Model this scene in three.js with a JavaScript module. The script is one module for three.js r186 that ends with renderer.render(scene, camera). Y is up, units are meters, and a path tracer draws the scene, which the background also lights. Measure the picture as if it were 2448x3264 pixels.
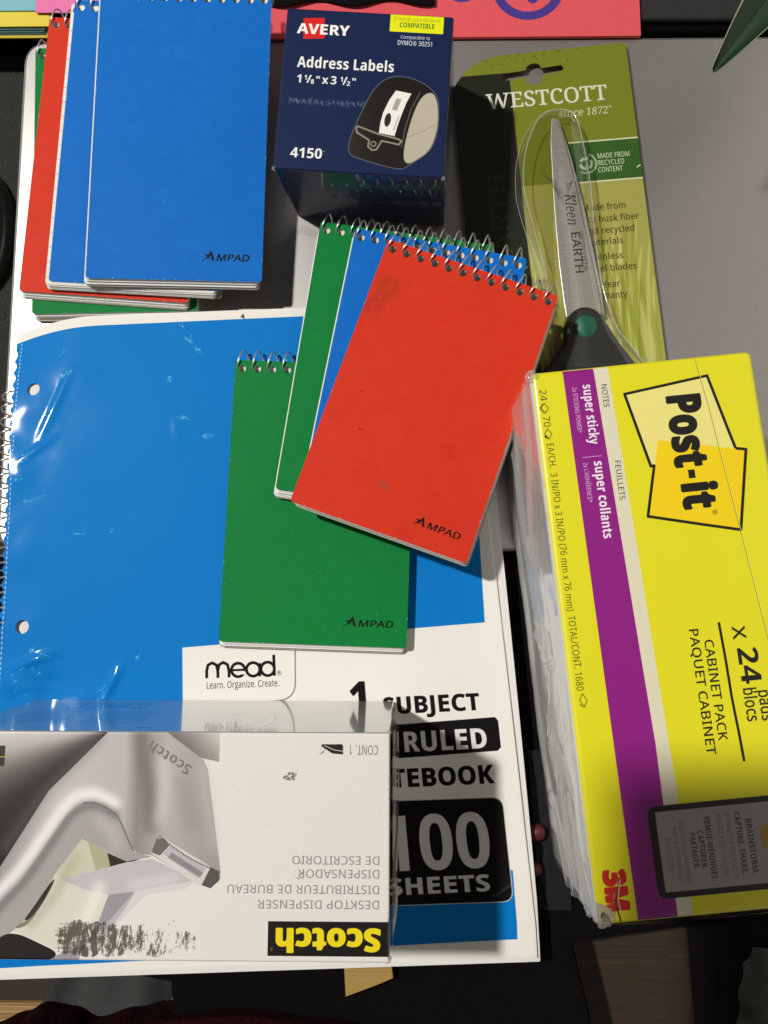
import * as THREE from 'three';
import { RoundedBoxGeometry } from 'three/addons/geometries/RoundedBoxGeometry.js';
import { mergeGeometries } from 'three/addons/utils/BufferGeometryUtils.js';
import { ImprovedNoise } from 'three/addons/math/ImprovedNoise.js';

// ---------------------------------------------------------------- camera, light, exposure
const scene = new THREE.Scene();
const camera = new THREE.PerspectiveCamera(62.8, 768 / 1024, 0.01, 20);
camera.position.set(0, 0.3644, 0);
camera.up.set(0.00134, 0.12359, -0.99233);
camera.lookAt(-0.01074, 0.3644 - 0.99227, -0.1236);
camera.updateMatrixWorld();

const renderer = new THREE.WebGLRenderer({ antialias: true });
renderer.toneMapping = THREE.LinearToneMapping;
renderer.toneMappingExposure = 1;
renderer.shadowMap.enabled = true;
scene.background = new THREE.Color().setRGB(0.03, 0.029, 0.028);      // the dim room around the table

const LAMP = new THREE.Vector3(-1.33, 2.2, -0.62);
const lampLight = new THREE.PointLight(new THREE.Color().setRGB(1, 0.965, 0.91), 21.5, 0, 2);
lampLight.position.copy(LAMP);
lampLight.castShadow = true;
lampLight.shadow.radius = 3.4;
scene.add(lampLight);

// ---------------------------------------------------------------- helpers (geometry in millimetres)
let seed = 7;
const rnd = () => { seed = (seed * 1664525 + 1013904223) >>> 0; return seed / 4294967296; };
const noise = new ImprovedNoise();
const nz = (x, y, z = 0) => noise.noise(x + 31.7, y + 17.3, z + 5.1);
const mm = 0.001;
const taken = {};
function numbered(n) { const k = taken[n] = (taken[n] ?? -1) + 1; return k ? n + '_' + String(k).padStart(3, '0') : n; }
function thing(name, label, category, [x, y, z], group) {
  const o = new THREE.Group(); o.name = numbered(name); o.position.set(x * mm, y * mm, z * mm);
  o.userData = { label, category }; if (group) o.userData.group = group;
  scene.add(o); return o;
}
function part(name, geos, mat, parent, label) {
  let list = Array.isArray(geos) ? geos : [geos];
  if (list.length > 1) list = list.map((g) => { const n = g.index ? g.toNonIndexed() : g; n.clearGroups(); for (const k of Object.keys(n.attributes)) if (!['position', 'normal', 'uv'].includes(k)) n.deleteAttribute(k); return n; });
  const g = list.length > 1 ? mergeGeometries(list) : list[0];
  g.scale(mm, mm, mm);
  const m = new THREE.Mesh(g, mat); m.name = name; m.castShadow = m.receiveShadow = true;
  if (label) m.userData.label = label;
  parent.add(m); return m;
}
const structure = (o) => { o.userData.kind = 'structure'; return o; };
// orient a thing by its turn about the vertical and the rise of its surface to the right (tr) and towards the viewer (tp)
function orient(o, yaw, tr = 0, tp = 0) {
  const c = Math.cos(yaw), s = Math.sin(yaw);
  const ux = new THREE.Vector3(c, tr, s).normalize(), uz = new THREE.Vector3(-s, tp, c).normalize();
  const uy = new THREE.Vector3().crossVectors(uz, ux).normalize(); uz.crossVectors(ux, uy);
  o.quaternion.setFromRotationMatrix(new THREE.Matrix4().makeBasis(ux, uy, uz)); return o;
}
const box = (w, h, d, x = 0, y = 0, z = 0) => new THREE.BoxGeometry(w, h, d).translate(x, y, z);
const rbox = (w, h, d, r, x = 0, y = 0, z = 0, n = 3) => new RoundedBoxGeometry(w, h, d, n, r).translate(x, y, z);
// flat outline in x,z (list of [x,z]) extruded upwards from y0 by t
function slab(points, t, y0 = 0, holes = [], bevel = 0) {
  const sh = points instanceof THREE.Shape ? points : new THREE.Shape(points.map(([x, z]) => new THREE.Vector2(x, -z)));
  for (const h of holes) sh.holes.push(h);
  const g = new THREE.ExtrudeGeometry(sh, { depth: t - 2 * bevel, bevelEnabled: bevel > 0, bevelSize: bevel, bevelThickness: bevel, bevelOffset: -bevel, bevelSegments: 2, curveSegments: 8 });
  g.rotateX(-Math.PI / 2).translate(0, y0 + bevel, 0); return g;
}
function planarUV(g, x0, z0, w, l) {          // u along x, v against z
  const p = g.attributes.position, uv = new Float32Array(p.count * 2);
  for (let i = 0; i < p.count; i++) { uv[2 * i] = (p.getX(i) - x0) / w; uv[2 * i + 1] = 1 - (p.getZ(i) - z0) / l; }
  g.setAttribute('uv', new THREE.BufferAttribute(uv, 2)); return g;
}
function roundRect(w, l, r) {
  const s = new THREE.Shape(), a = w / 2, b = l / 2;
  s.moveTo(-a + r, -b); s.lineTo(a - r, -b); s.quadraticCurveTo(a, -b, a, -b + r); s.lineTo(a, b - r); s.quadraticCurveTo(a, b, a - r, b);
  s.lineTo(-a + r, b); s.quadraticCurveTo(-a, b, -a, b - r); s.lineTo(-a, -b + r); s.quadraticCurveTo(-a, -b, -a + r, -b); return s;
}
const circleHole = (x, z, r) => { const p = new THREE.Path(); p.absarc(x, -z, r, 0, Math.PI * 2, true); return p; };
function tube(pts, r, seg, rad = 6, closed = false) { return new THREE.TubeGeometry(new THREE.CatmullRomCurve3(pts.map((p) => new THREE.Vector3(...p)), closed), seg, r, rad, closed); }
// surface from a function (s,t) -> [x,y,z], with thickness downwards when th > 0
function sheet(fn, ns, nt, th = 0) {
  const pos = [], uv = [], idx = [];
  const layer = (dy) => { for (let j = 0; j <= nt; j++) for (let i = 0; i <= ns; i++) { const p = fn(i / ns, j / nt); pos.push(p[0], p[1] - dy, p[2]); uv.push(i / ns, 1 - j / nt); } };
  layer(0); const W = ns + 1, N = W * (nt + 1);
  for (let j = 0; j < nt; j++) for (let i = 0; i < ns; i++) { const a = j * W + i; idx.push(a, a + W, a + 1, a + 1, a + W, a + W + 1); }
  if (th > 0) {
    layer(th);
    for (let j = 0; j < nt; j++) for (let i = 0; i < ns; i++) { const a = N + j * W + i; idx.push(a, a + 1, a + W, a + 1, a + W + 1, a + W); }
    const rim = []; for (let i = 0; i < ns; i++) rim.push(i); for (let j = 0; j < nt; j++) rim.push(j * W + ns); for (let i = ns; i > 0; i--) rim.push(nt * W + i); for (let j = nt; j > 0; j--) rim.push(j * W);
    for (let k = 0; k < rim.length; k++) { const a = rim[k], b = rim[(k + 1) % rim.length]; idx.push(a, b, a + N, b, b + N, a + N); }
  }
  const g = new THREE.BufferGeometry();
  g.setAttribute('position', new THREE.Float32BufferAttribute(pos, 3)); g.setAttribute('uv', new THREE.Float32BufferAttribute(uv, 2)); g.setIndex(idx); g.computeVertexNormals(); return g;
}

// ---- canvases in millimetres
function paint(w, h, px, draw, opts = {}) {
  const c = document.createElement('canvas'); c.width = Math.round(w * px); c.height = Math.round(h * px);
  const x = c.getContext('2d'); x.lineJoin = 'round';
  const k = {
    x, px, w, h,
    rect(a, b, ww, hh, col) { x.fillStyle = col; x.fillRect(a * px, b * px, ww * px, hh * px); },
    poly(pts, col, stroke, lw) { x.beginPath(); pts.forEach(([a, b], i) => (i ? x.lineTo(a * px, b * px) : x.moveTo(a * px, b * px))); x.closePath(); if (col) { x.fillStyle = col; x.fill(); } if (stroke) { x.strokeStyle = stroke; x.lineWidth = lw * px; x.stroke(); } },
    curve(pts, col, stroke, lw, close = true) {          // smooth closed curve through the points
      const n = pts.length, q = (i) => pts[((i % n) + n) % n].map((v) => v * px), mid = (a, b) => [(a[0] + b[0]) / 2, (a[1] + b[1]) / 2];
      x.beginPath(); if (close) { x.moveTo(...mid(q(-1), q(0))); for (let i = 0; i < n; i++) x.quadraticCurveTo(...q(i), ...mid(q(i), q(i + 1))); x.closePath(); }
      else { x.moveTo(...q(0)); for (let i = 1; i < n - 1; i++) x.quadraticCurveTo(...q(i), ...mid(q(i), q(i + 1))); x.lineTo(...q(n - 1)); }
      if (col) { x.fillStyle = col; x.fill(); } if (stroke) { x.strokeStyle = stroke; x.lineWidth = lw * px; x.stroke(); }
    },
    line(pts, col, lw) { x.strokeStyle = col; x.lineWidth = lw * px; x.beginPath(); pts.forEach(([a, b], i) => (i ? x.lineTo(a * px, b * px) : x.moveTo(a * px, b * px))); x.stroke(); },
    // text with its baseline starting at (a,b), capital height cap, squeezed to width wd if given
    text(s, a, b, cap, col, { bold = false, fam = 'sans-serif', wd = 0, rot = 0, skew = 0, fat = 0, italic = false } = {}) {
      x.save(); x.translate(a * px, b * px); x.rotate(rot); if (skew || italic) x.transform(1, 0, -(skew || 0.2), 1, 0, 0);
      x.font = (bold ? 'bold ' : '') + (cap / 0.714 * px) + 'px ' + fam; x.fillStyle = col; x.textBaseline = 'alphabetic';
      const m = x.measureText(s).width; if (wd) x.scale(wd * px / m, 1);
      x.fillText(s, 0, 0); if (fat) { x.strokeStyle = col; x.lineWidth = fat * px; x.strokeText(s, 0, 0); } x.restore();
    },
    rr(a, b, ww, hh, r, col, stroke, lw) { x.beginPath(); const A = a * px, B = b * px, C = (a + ww) * px, D = (b + hh) * px, R = r * px; x.moveTo(A + R, B); x.lineTo(C - R, B); x.quadraticCurveTo(C, B, C, B + R); x.lineTo(C, D - R); x.quadraticCurveTo(C, D, C - R, D); x.lineTo(A + R, D); x.quadraticCurveTo(A, D, A, D - R); x.lineTo(A, B + R); x.quadraticCurveTo(A, B, A + R, B); x.closePath(); if (col) { x.fillStyle = col; x.fill(); } if (stroke) { x.strokeStyle = stroke; x.lineWidth = lw * px; x.stroke(); } },
    specks(n, col, r0, r1, area) { const [a0, b0, a1, b1] = area || [0, 0, w, h]; x.fillStyle = col; for (let i = 0; i < n; i++) { x.beginPath(); const r = (r0 + rnd() * (r1 - r0)) * px; x.ellipse((a0 + rnd() * (a1 - a0)) * px, (b0 + rnd() * (b1 - b0)) * px, r, r * (0.4 + rnd()), rnd() * 3, 0, 7); x.fill(); } },
  };
  draw(k);
  const t = new THREE.CanvasTexture(c); if (!opts.data) t.colorSpace = THREE.SRGBColorSpace; t.anisotropy = 8; return t;
}
function grainTexture(n, fn, rep = 1) {
  const d = new Uint8Array(n * n * 4);
  for (let j = 0; j < n; j++) for (let i = 0; i < n; i++) { const v = Math.max(0, Math.min(255, fn(i / n, j / n) * 255)); const o = 4 * (j * n + i); d[o] = d[o + 1] = d[o + 2] = v; d[o + 3] = 255; }
  const t = new THREE.DataTexture(d, n, n); t.wrapS = t.wrapT = THREE.RepeatWrapping; t.magFilter = THREE.LinearFilter; t.repeat.set(rep, rep); t.needsUpdate = true; return t;
}
const wn = (u, v, f) => { // periodic-ish value noise
  const X = u * f, Y = v * f; return 0.5 + 0.5 * nz(X, Y); };
const fineGrain = grainTexture(512, () => rnd());
const blotch = grainTexture(256, (u, v) => 0.5 + 0.3 * (wn(u, v, 9) - 0.5) + 0.25 * (wn(u, v, 37) - 0.5) + 0.25 * (rnd() - 0.5));

const std = (o) => new THREE.MeshStandardMaterial(o), phy = (o) => new THREE.MeshPhysicalMaterial(o);
const lin = (r, g, b) => new THREE.Color().setRGB(r, g, b);
const M = {
  paper: std({ color: lin(0.78, 0.765, 0.73), roughness: 0.9 }),
  backboard: std({ color: lin(0.36, 0.33, 0.28), roughness: 0.95 }),
  wire: std({ color: lin(0.66, 0.64, 0.61), metalness: 0.8, roughness: 0.3 }),
  blackCloth: phy({ color: lin(0.008, 0.007, 0.008), roughness: 1, specularIntensity: 0.15, bumpMap: fineGrain, bumpScale: 0.0004 }),
  blackPlastic: std({ color: lin(0.012, 0.012, 0.013), roughness: 0.4 }),
  film: phy({ color: 0xffffff, roughness: 0.06, transmission: 1, thickness: 0, ior: 1.45 }),
  blister: phy({ color: lin(0.9, 0.905, 0.88), roughness: 0.06, transmission: 1, thickness: 0, ior: 1.58, clearcoat: 1, clearcoatRoughness: 0.04 }),
};

// ---------------------------------------------------------------- the setting
{
  // the pale wall added out of view; its bounced lamplight softens the shadows
  const w = part('fill_wall', box(60, 1500, 2600, 0, 750, 0), std({ color: lin(0.8, 0.78, 0.74), roughness: 0.95 }), scene);
  w.position.set(0.66, -0.4, 0.1); structure(w);
}
{
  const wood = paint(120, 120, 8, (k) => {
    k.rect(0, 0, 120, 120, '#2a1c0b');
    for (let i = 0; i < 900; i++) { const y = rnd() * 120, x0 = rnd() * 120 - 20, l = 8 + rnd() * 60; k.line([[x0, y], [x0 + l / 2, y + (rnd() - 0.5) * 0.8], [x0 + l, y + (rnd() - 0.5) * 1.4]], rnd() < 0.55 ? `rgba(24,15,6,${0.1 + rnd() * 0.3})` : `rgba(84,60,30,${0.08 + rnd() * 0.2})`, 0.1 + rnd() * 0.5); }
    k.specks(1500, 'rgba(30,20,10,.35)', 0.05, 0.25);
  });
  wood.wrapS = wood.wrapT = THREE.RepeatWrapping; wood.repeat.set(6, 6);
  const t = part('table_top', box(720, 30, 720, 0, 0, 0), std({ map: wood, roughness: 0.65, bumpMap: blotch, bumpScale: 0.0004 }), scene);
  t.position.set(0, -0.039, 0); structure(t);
}
{
  const m = thing('desk_mat', 'charcoal grey mat lying along the edge of the silver laptop', 'mat', [-262, -24, -80]);
  const tex = grainTexture(512, () => 0.35 + 0.65 * rnd()); tex.colorSpace = THREE.SRGBColorSpace; tex.repeat.set(2, 4);
  const g = planarUV(slab(roundRect(168, 460, 6), 4, 0, [], 0.8), -84, -230, 168, 460);
  part('mat_sheet', g, std({ color: lin(0.052, 0.049, 0.045), map: tex, roughness: 0.95, bumpMap: fineGrain, bumpScale: 0.0004 }), m);
}
{
  const l = thing('laptop', 'closed silver laptop with rounded corners lying under the stationery', 'laptop', [7, -24, -149]);
  const wear = paint(181, 121, 8, (k) => { k.rect(0, 0, 181, 121, '#c4c2c0'); k.specks(5000, 'rgba(235,232,226,.16)', 0.03, 0.14); k.specks(3500, 'rgba(96,92,88,.16)', 0.04, 0.2); for (let i = 0; i < 60; i++) { const a = rnd() * 181, b = rnd() * 121, t = rnd() * 6; k.line([[a, b], [a + Math.cos(t) * 6 * rnd(), b + Math.sin(t) * 6 * rnd()]], 'rgba(225,222,216,.22)', 0.06); } });
  const alu = std({ map: wear, color: lin(0.88, 0.86, 0.85), metalness: 0.92, roughness: 0.42 });
  part('base', slab(roundRect(362, 242, 12), 13.6, 0, [], 2.5), std({ color: lin(0.5, 0.49, 0.48), metalness: 0.85, roughness: 0.42 }), l);
  const g = slab(roundRect(362, 242, 12), 9.8, 14.2, [], 1.6);
  part('lid', planarUV(g, -181, -121, 362, 242), alu, l);
  part('hinge', new THREE.CylinderGeometry(4, 4, 250, 16).rotateZ(Math.PI / 2).translate(0, 9, -120.5), M.blackPlastic, l);
}
{
  // soft black bag that carries the lower half of the notebook and of the yellow carton
  const b = thing('fabric_bag', 'flat black fabric bag under the lower half of the notebook', 'bag', [0, -24, 0]);
  const pts = [[-205, -26], [158, -26], [158, 122], [74, 134], [80, 160], [96, 235], [-86, 235], [-92, 150], [-150, 140], [-205, 132]];
  part('panel', slab(pts, 23.4, 0, [], 3), M.blackCloth, b);
  const zip = []; for (let i = 0; i < 40; i++) zip.push([-84 + i * 4.2, 20.4, 205 + Math.sin(i * 0.4) * 1.2]);
  part('piping', tube(zip, 1.3, 120, 8), std({ color: lin(0.02, 0.02, 0.02), roughness: 0.6 }), b);
}
{
  const c = thing('storage_case', 'matte black case behind the laptop, under the pink sign', 'case', [0, -24, -380]);
  part('case_body', rbox(720, 21, 206, 5, 0, 10.5, 0), M.blackCloth, c);
  part('case_lid', rbox(716, 3.5, 200, 1.5, 0, 22.2, 1), std({ color: lin(0.016, 0.015, 0.016), roughness: 0.85, bumpMap: fineGrain, bumpScale: 0.0003 }), c);
}

// ---------------------------------------------------------------- spiral memo pads
const PADT = 4.6;
function starA(k, x0, y0, hgt, col) {          // the swooping star that doubles as the first letter
  const p = (a, b) => [x0 + a * hgt, y0 - b * hgt];
  k.poly([p(-0.55, -0.16), p(0.12, 0.42), p(-0.22, 0.66), p(0.28, 0.66), p(0.60, 1.12), p(0.66, 0.70), p(0.86, 0.02), p(0.70, 0.02), p(0.55, 0.62), p(0.36, 0.36)], col);
  k.poly([p(0.60, 1.12), p(0.98, 0.0), p(0.80, 0.0), p(0.52, 0.74)], col);
  k.line([p(0.1, 0.26), p(0.82, 0.26)], col, hgt * 0.06);
}
function coverTexture(base, lightSpeck, darkSpeck, stains) {
  return paint(76, 124, 13, (k) => {
    k.rect(0, 0, 76, 124, base);
    k.specks(9000, lightSpeck, 0.04, 0.16); k.specks(9000, darkSpeck, 0.04, 0.17); if (stains) stains(k);
    k.specks(26, 'rgba(255,255,255,.35)', 0.05, 0.2);
    k.specks(420, darkSpeck.replace(/[\d.]+\)$/, '.012)'), 0.8, 4); k.specks(420, lightSpeck.replace(/[\d.]+\)$/, '.012)'), 0.8, 4);
    for (let i = 0; i < 1600; i++) { const a = rnd() * 76, b = rnd() * 124, t = rnd() * 6.3, l = 0.4 + rnd() * 1.2; k.line([[a, b], [a + Math.cos(t) * l, b + Math.sin(t) * l]], rnd() < 0.5 ? lightSpeck : darkSpeck, 0.05); }
    for (let i = 0; i < 26; i++) { const e = Math.floor(rnd() * 4), q = rnd(); k.specks(3, 'rgba(235,235,230,.45)', 0.06, 0.28, e === 0 ? [q * 76, 123.6, q * 76 + 1, 124] : e === 1 ? [0, q * 124, 0.3, q * 124 + 1] : e === 2 ? [75.7, q * 124, 76, q * 124 + 1] : [q * 76, 0, q * 76 + 1, 0.4]); }
    const ink = '#0a0a0c', bx = 54.2, by = 115.6;
    starA(k, bx - 2.6, by, 3.8, ink);
    k.text('MPAD', bx + 1.6, by, 2.75, ink, { bold: false, wd: 14.6, skew: 0.16, fat: 0.16 });
  });
}
const COVER = {
  blue: coverTexture('#0069c4', 'rgba(60,160,235,.16)', 'rgba(0,60,140,.16)'),
  red: coverTexture('#d2351c', 'rgba(250,110,80,.16)', 'rgba(120,10,0,.15)'),
  stained: coverTexture('#d2351c', 'rgba(250,110,80,.16)', 'rgba(120,10,0,.15)', (k) => { k.specks(70, 'rgba(70,28,18,.03)', 0.5, 2.2, [2, 17, 12, 26]); k.specks(50, 'rgba(70,28,18,.04)', 0.5, 2, [1, 27, 8, 36]); k.specks(24, 'rgba(120,90,76,.10)', 0.3, 1.2, [33, 103, 36, 106]); k.specks(9, 'rgba(50,14,10,.5)', 0.05, 0.3, [16, 84, 18, 86]); k.specks(5, 'rgba(50,14,10,.5)', 0.05, 0.3, [11, 68, 13, 69]); k.specks(5, 'rgba(50,14,10,.5)', 0.1, 0.3, [25, 5, 27, 7]); }),
  green: coverTexture('#007a38', 'rgba(60,160,100,.14)', 'rgba(0,60,25,.16)'),
};
const coverMat = {}, coverEdge = {};
for (const c of ['blue', 'red', 'stained', 'green']) {
  coverMat[c] = phy({ map: COVER[c], roughness: 0.62, specularIntensity: 0.3, bumpMap: fineGrain, bumpScale: 0.00003 });
  coverEdge[c] = std({ color: { blue: lin(0.35, 0.55, 0.75), red: lin(0.62, 0.42, 0.38), stained: lin(0.62, 0.42, 0.38), green: lin(0.25, 0.5, 0.33) }[c], roughness: 0.9 });
}
const ruled = paint(76, 124, 8, (k) => { k.rect(0, 0, 76, 124, '#e9e6dc'); for (let y = 14; y < 124; y += 6.35) k.line([[0, y], [76, y]], 'rgba(110,150,190,.8)', 0.22); });
const ruledMat = std({ map: ruled, roughness: 0.9 });
function memoPad(color, label, P, group, opt = {}) {
  const [x, z, yaw, W, L, tr, tp, top] = P;
  const o = orient(thing('memo_pad', label, 'memo pad', [x, top - PADT, z], group), yaw, tr, tp);
  const n = 12, pitch = W / n, hz = -L / 2 + 3.7, holes = (r) => Array.from({ length: n }, (_, i) => circleHole(-W / 2 + pitch * (i + 0.5), hz, r));
  const [bx0, bz0] = opt.fan || [0, 1.5]; part('back_cover', slab(roundRect(W, L, 2.2), 0.75, 0, holes(1.5)).translate(bx0, 0, bz0 + 0.6), M.backboard, o);
  const sx = opt.pageShift ? opt.pageShift[0] : 0, sz = opt.pageShift ? opt.pageShift[1] : 0;
  const [fx, fz] = opt.fan || [0, 1.5]; const leaves = []; const nl = 6, lt = 3.3 / nl;
  for (let i = 0; i < nl; i++) leaves.push(slab(roundRect(W - 0.5 - rnd() * 0.5, L - 0.5 - rnd() * 0.7, 1.8), lt - 0.05, 0.78 + i * lt, holes(2.1)).translate(sx + (rnd() - 0.5) * 0.35 + fx * (nl - i) / nl, 0, sz + (rnd() - 0.5) * 0.3 + 0.5 + fz * (nl - 1 - i) / (nl - 1)));
  const pages = part('pages', leaves, M.paper, o, 'white paper pages');
  part('ruled_sheet', planarUV(slab(roundRect(W - 0.6, L - 0.7, 1.8), 0.08, 4.08, holes(2.0)).translate(sx, 0, sz), -W / 2, -L / 2, W, L), ruledMat, pages);
  const cg = slab(roundRect(W, L, 1.6), 0.38, 4.22, holes(1.55)); planarUV(cg, -W / 2, -L / 2, W, L);
  const cover = part('front_cover', cg, coverMat[opt.print || color], o, color + ' card front cover with a small black printed mark');
  cover.material = [coverMat[opt.print || color], coverEdge[color]];
  const w = [], per = 20, cy = PADT / 2 + 0.25, cz = -L / 2 - 0.35;
  for (let i = 0; i <= n * per; i++) { const a = (i / per) * Math.PI * 2 - 0.5; w.push([-W / 2 + pitch * (i / per) + pitch * 0.12, cy + 3.3 * Math.sin(a + 1.1), cz + 4.5 * Math.cos(a + 1.1)]); }
  part('spiral_wire', tube(w, 0.36, n * per * 1.4 | 0, 6), M.wire, o, 'thin steel spiral wire');
  return o;
}
const gs = 'memo pads fanned in the stack beside the navy box', gc = 'memo pads fanned over the blue notebook';
memoPad('green', 'green spiral memo pad at the bottom of the stack beside the navy box', [-125.7, -197.4, -0.024, 73.6, 125.2, -0.017, -0.035, 7.4], gs);
memoPad('red', 'red spiral memo pad sandwiched between green and blue pads in the stack', [-123.3, -204.2, 0.071, 74.7, 128.5, -0.017, -0.035, 12.3], gs);
memoPad('blue', 'blue spiral memo pad with shifted pages lying on the red pad, under another blue pad', [-108.9, -208.2, 0.057, 75.1, 130.6, -0.017, -0.035, 17.2], gs, { pageShift: [-1.9, 1.2] });
memoPad('blue', 'blue spiral memo pad lying on top of the stack beside the navy box', [-92.9, -209.8, 0.021, 75.8, 132.2, -0.017, -0.035, 22.1], gs, { fan: [-1.3, 1.5], pageShift: [-0.7, 0] });
memoPad('green', 'green spiral memo pad lying flat on the blue notebook cover, lowest of the fan', [-31.0, -48.1, 0.036, 77.3, 119.3, 0, 0, 16.4], gc, { fan: [-0.5, 1.9] });
memoPad('green', 'green spiral memo pad lying half under the blue and red pads, on another green pad', [-2.4, -104.9, 0.149, 75.5, 118.0, 0, 0.01, 22.2], gc, { fan: [-0.8, 2.4], pageShift: [-0.3, 0] });
memoPad('blue', 'blue spiral memo pad mostly covered by the red pad on top of the fan', [9.6, -99.5, 0.187, 73.4, 115.4, 0, 0.01, 27.6], gc, { fan: [-0.7, 0.6], pageShift: [-0.45, 0] });
memoPad('red', 'red spiral memo pad lying tilted on top of the fan beside the yellow carton', [13.5, -88.2, 0.343, 74.1, 116.9, 0, 0.01, 33.0], gc, { fan: [1.5, 0.3], print: 'stained' });

// ---------------------------------------------------------------- one-subject notebook
{
  const o = orient(thing('spiral_notebook', 'large notebook with worn glossy blue and white cover under the memo pads', 'notebook', [-55.6, 0, 7.6]), -0.036);
  const V0 = -9.6, V1 = 262.6;
  const uL = (v) => 1.6 - 0.03 * v, uR = (v) => 200.3 + 0.06 * Math.min(v, 250);
  const curl = (u, v) => { const a = Math.max(0, (40 - u) / 40), b = Math.max(0, 1 - (v - V0) / 60); return Math.pow(a, 2.1) * b * b; };
  const place = (u, v, y) => [u - 107.25, y * (1 - 0.32 * curl(u, v)), v - 131.6 + 7.6 * curl(u, v)];
  // pages: layers with a slightly different right and bottom edge each
  const layers = [];
  for (let i = 0; i < 10; i++) {
    const r = 5.2 - i * 0.12 + (rnd() - 0.5) * 0.8, bt = 1.2 + rnd() * 1.6 - (9 - i) * 0.05, y = 0.7 + i * 0.94;
    layers.push(sheet((s, t) => {
      const v = V0 + 0.8 + t * (V1 + bt - V0 - 0.8), l = uL(v) + 0.5, rr = Math.min(uR(v) + r * (1 - 0.7 * t * t), 216.6 + (i % 3) * 0.4), u = l + s * (rr - l);
      return place(u, v, y + 0.9 + 0.12 * nz(u / 30, v / 30, i));
    }, 14, 24, 0.8));
  }
  part('pages', layers, M.paper, o, 'thick block of white lined sheets');
  part('back_cover', sheet((s, t) => { const v = V0 + t * (V1 + 1 - V0), u = uL(v) + s * (uR(v) + 3 - uL(v)); return place(u, v, 0.6); }, 6, 12, 0.5), M.backboard, o);
  // cover print; x = share of the width * 210, y = v - V0
  const CW = 210, CH = V1 - V0, X = (u, v) => (u - uL(v)) / (uR(v) - uL(v)) * CW, Y = (v) => v - V0;
  const q = (u, v) => [X(u, v), Y(v)];
  const blue = '#0078c8', white = '#eeebe4', ink = '#100e0f';
  const cover = paint(CW, CH, 7.4, (k) => {
    k.rect(0, 0, CW, CH, white);
    k.poly([q(-20, -4.7), q(199, -6.2), q(201.2, 129.8), q(74.7, 135.7), q(74.7, 258.3), q(-20, 259.8)], blue);
    k.poly([q(74.7, 231), q(207.4, 228.9), q(207.8, 255.3), q(74.7, 257.6)], blue);
    // white tab with the maker's mark and its printed drop line
    k.x.save(); k.x.strokeStyle = 'rgba(90,88,86,.75)'; k.x.lineWidth = 0.5 * k.px; k.x.beginPath();
    const tb = [q(121.8, 138), q(121.6, 151), q(113.5, 158.8), q(75, 160.5)].map(([a, b]) => [a * k.px, b * k.px]);
    k.x.moveTo(...tb[0]); k.x.lineTo(...tb[1]); k.x.quadraticCurveTo(tb[1][0], tb[2][1], ...tb[2]); k.x.lineTo(...tb[3]); k.x.stroke(); k.x.restore();
    const [mx, my] = q(84.4, 148.6);
    const arch = (a, w, h) => k.line([[a, my], [a, my - h * 0.45], [a + w * 0.12, my - h * 0.85], [a + w * 0.5, my - h], [a + w * 0.88, my - h * 0.85], [a + w, my - h * 0.45], [a + w, my]], ink, 1.15);
    arch(mx + 0.4, 4.6, 6.2); arch(mx + 5.0, 4.6, 6.2);
    const ring = (cx, from, to) => { k.x.strokeStyle = ink; k.x.lineWidth = 1.15 * k.px; k.x.beginPath(); k.x.arc(cx * k.px, (my - 2.9) * k.px, 2.75 * k.px, from, to); k.x.stroke(); };
    ring(mx + 13.4, 0, Math.PI * 1.99); k.rect(mx + 14.6, my - 2.3, 2.4, 1.3, white); k.line([[mx + 10.7, my - 2.9], [mx + 16.1, my - 2.9]], ink, 0.9);
    ring(mx + 19.6, 0, 7); k.line([[mx + 22.3, my - 5.4], [mx + 22.3, my]], ink, 1.15);
    ring(mx + 25.6, 0, 7); k.line([[mx + 28.3, my - 8.6], [mx + 28.3, my]], ink, 1.15);
    k.text('®', mx + 29.2, my, 1.9, ink);
    k.text('Learn. Organize. Create.', ...q(84.5, 153.0), 2.75, '#2b2929', { wd: 30.2 });
    const rot = -0.012;
    k.text('1', ...q(143.8, 166.4), 14.0, ink, { bold: true, wd: 9.4, fat: 0.5, rot });
    k.text('SUBJECT', ...q(157.4, 165.9), 6.7, ink, { bold: true, wd: 39.6, fat: 0.25, rot });
    k.poly([q(128, 171.6), q(203.4, 168.5), q(204.6, 170), q(205.2, 180.6), q(203.8, 182), q(128, 185)], ink);
    k.text('WIDE RULED', ...q(133, 181.6), 7.9, '#e4e2de', { bold: true, wd: 65.8, fat: 0.15, rot: -0.014 });
    k.text('NOTEBOOK', ...q(143.5, 195.4), 7.1, ink, { bold: true, wd: 56.6, fat: 0.3, rot });
    k.rr(...q(149, 200.4), 54, 40.6, 4.5, ink, '#cfccc8', 0.35);
    k.text('100', ...q(155.2, 227.9), 21.4, '#dcdad6', { bold: true, wd: 43, rot });
    k.text('SHEETS', ...q(157.0, 237.0), 6.3, '#dcdad6', { bold: true, wd: 39.6, fat: 0.15, rot });
    for (let v = -6; v < 262; v += 2.1) k.line([q(4.0 - 0.037 * v, v), q(4.0 - 0.037 * (v + 1.2), v + 1.2)], 'rgba(225,238,248,.95)', 0.32);
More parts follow.
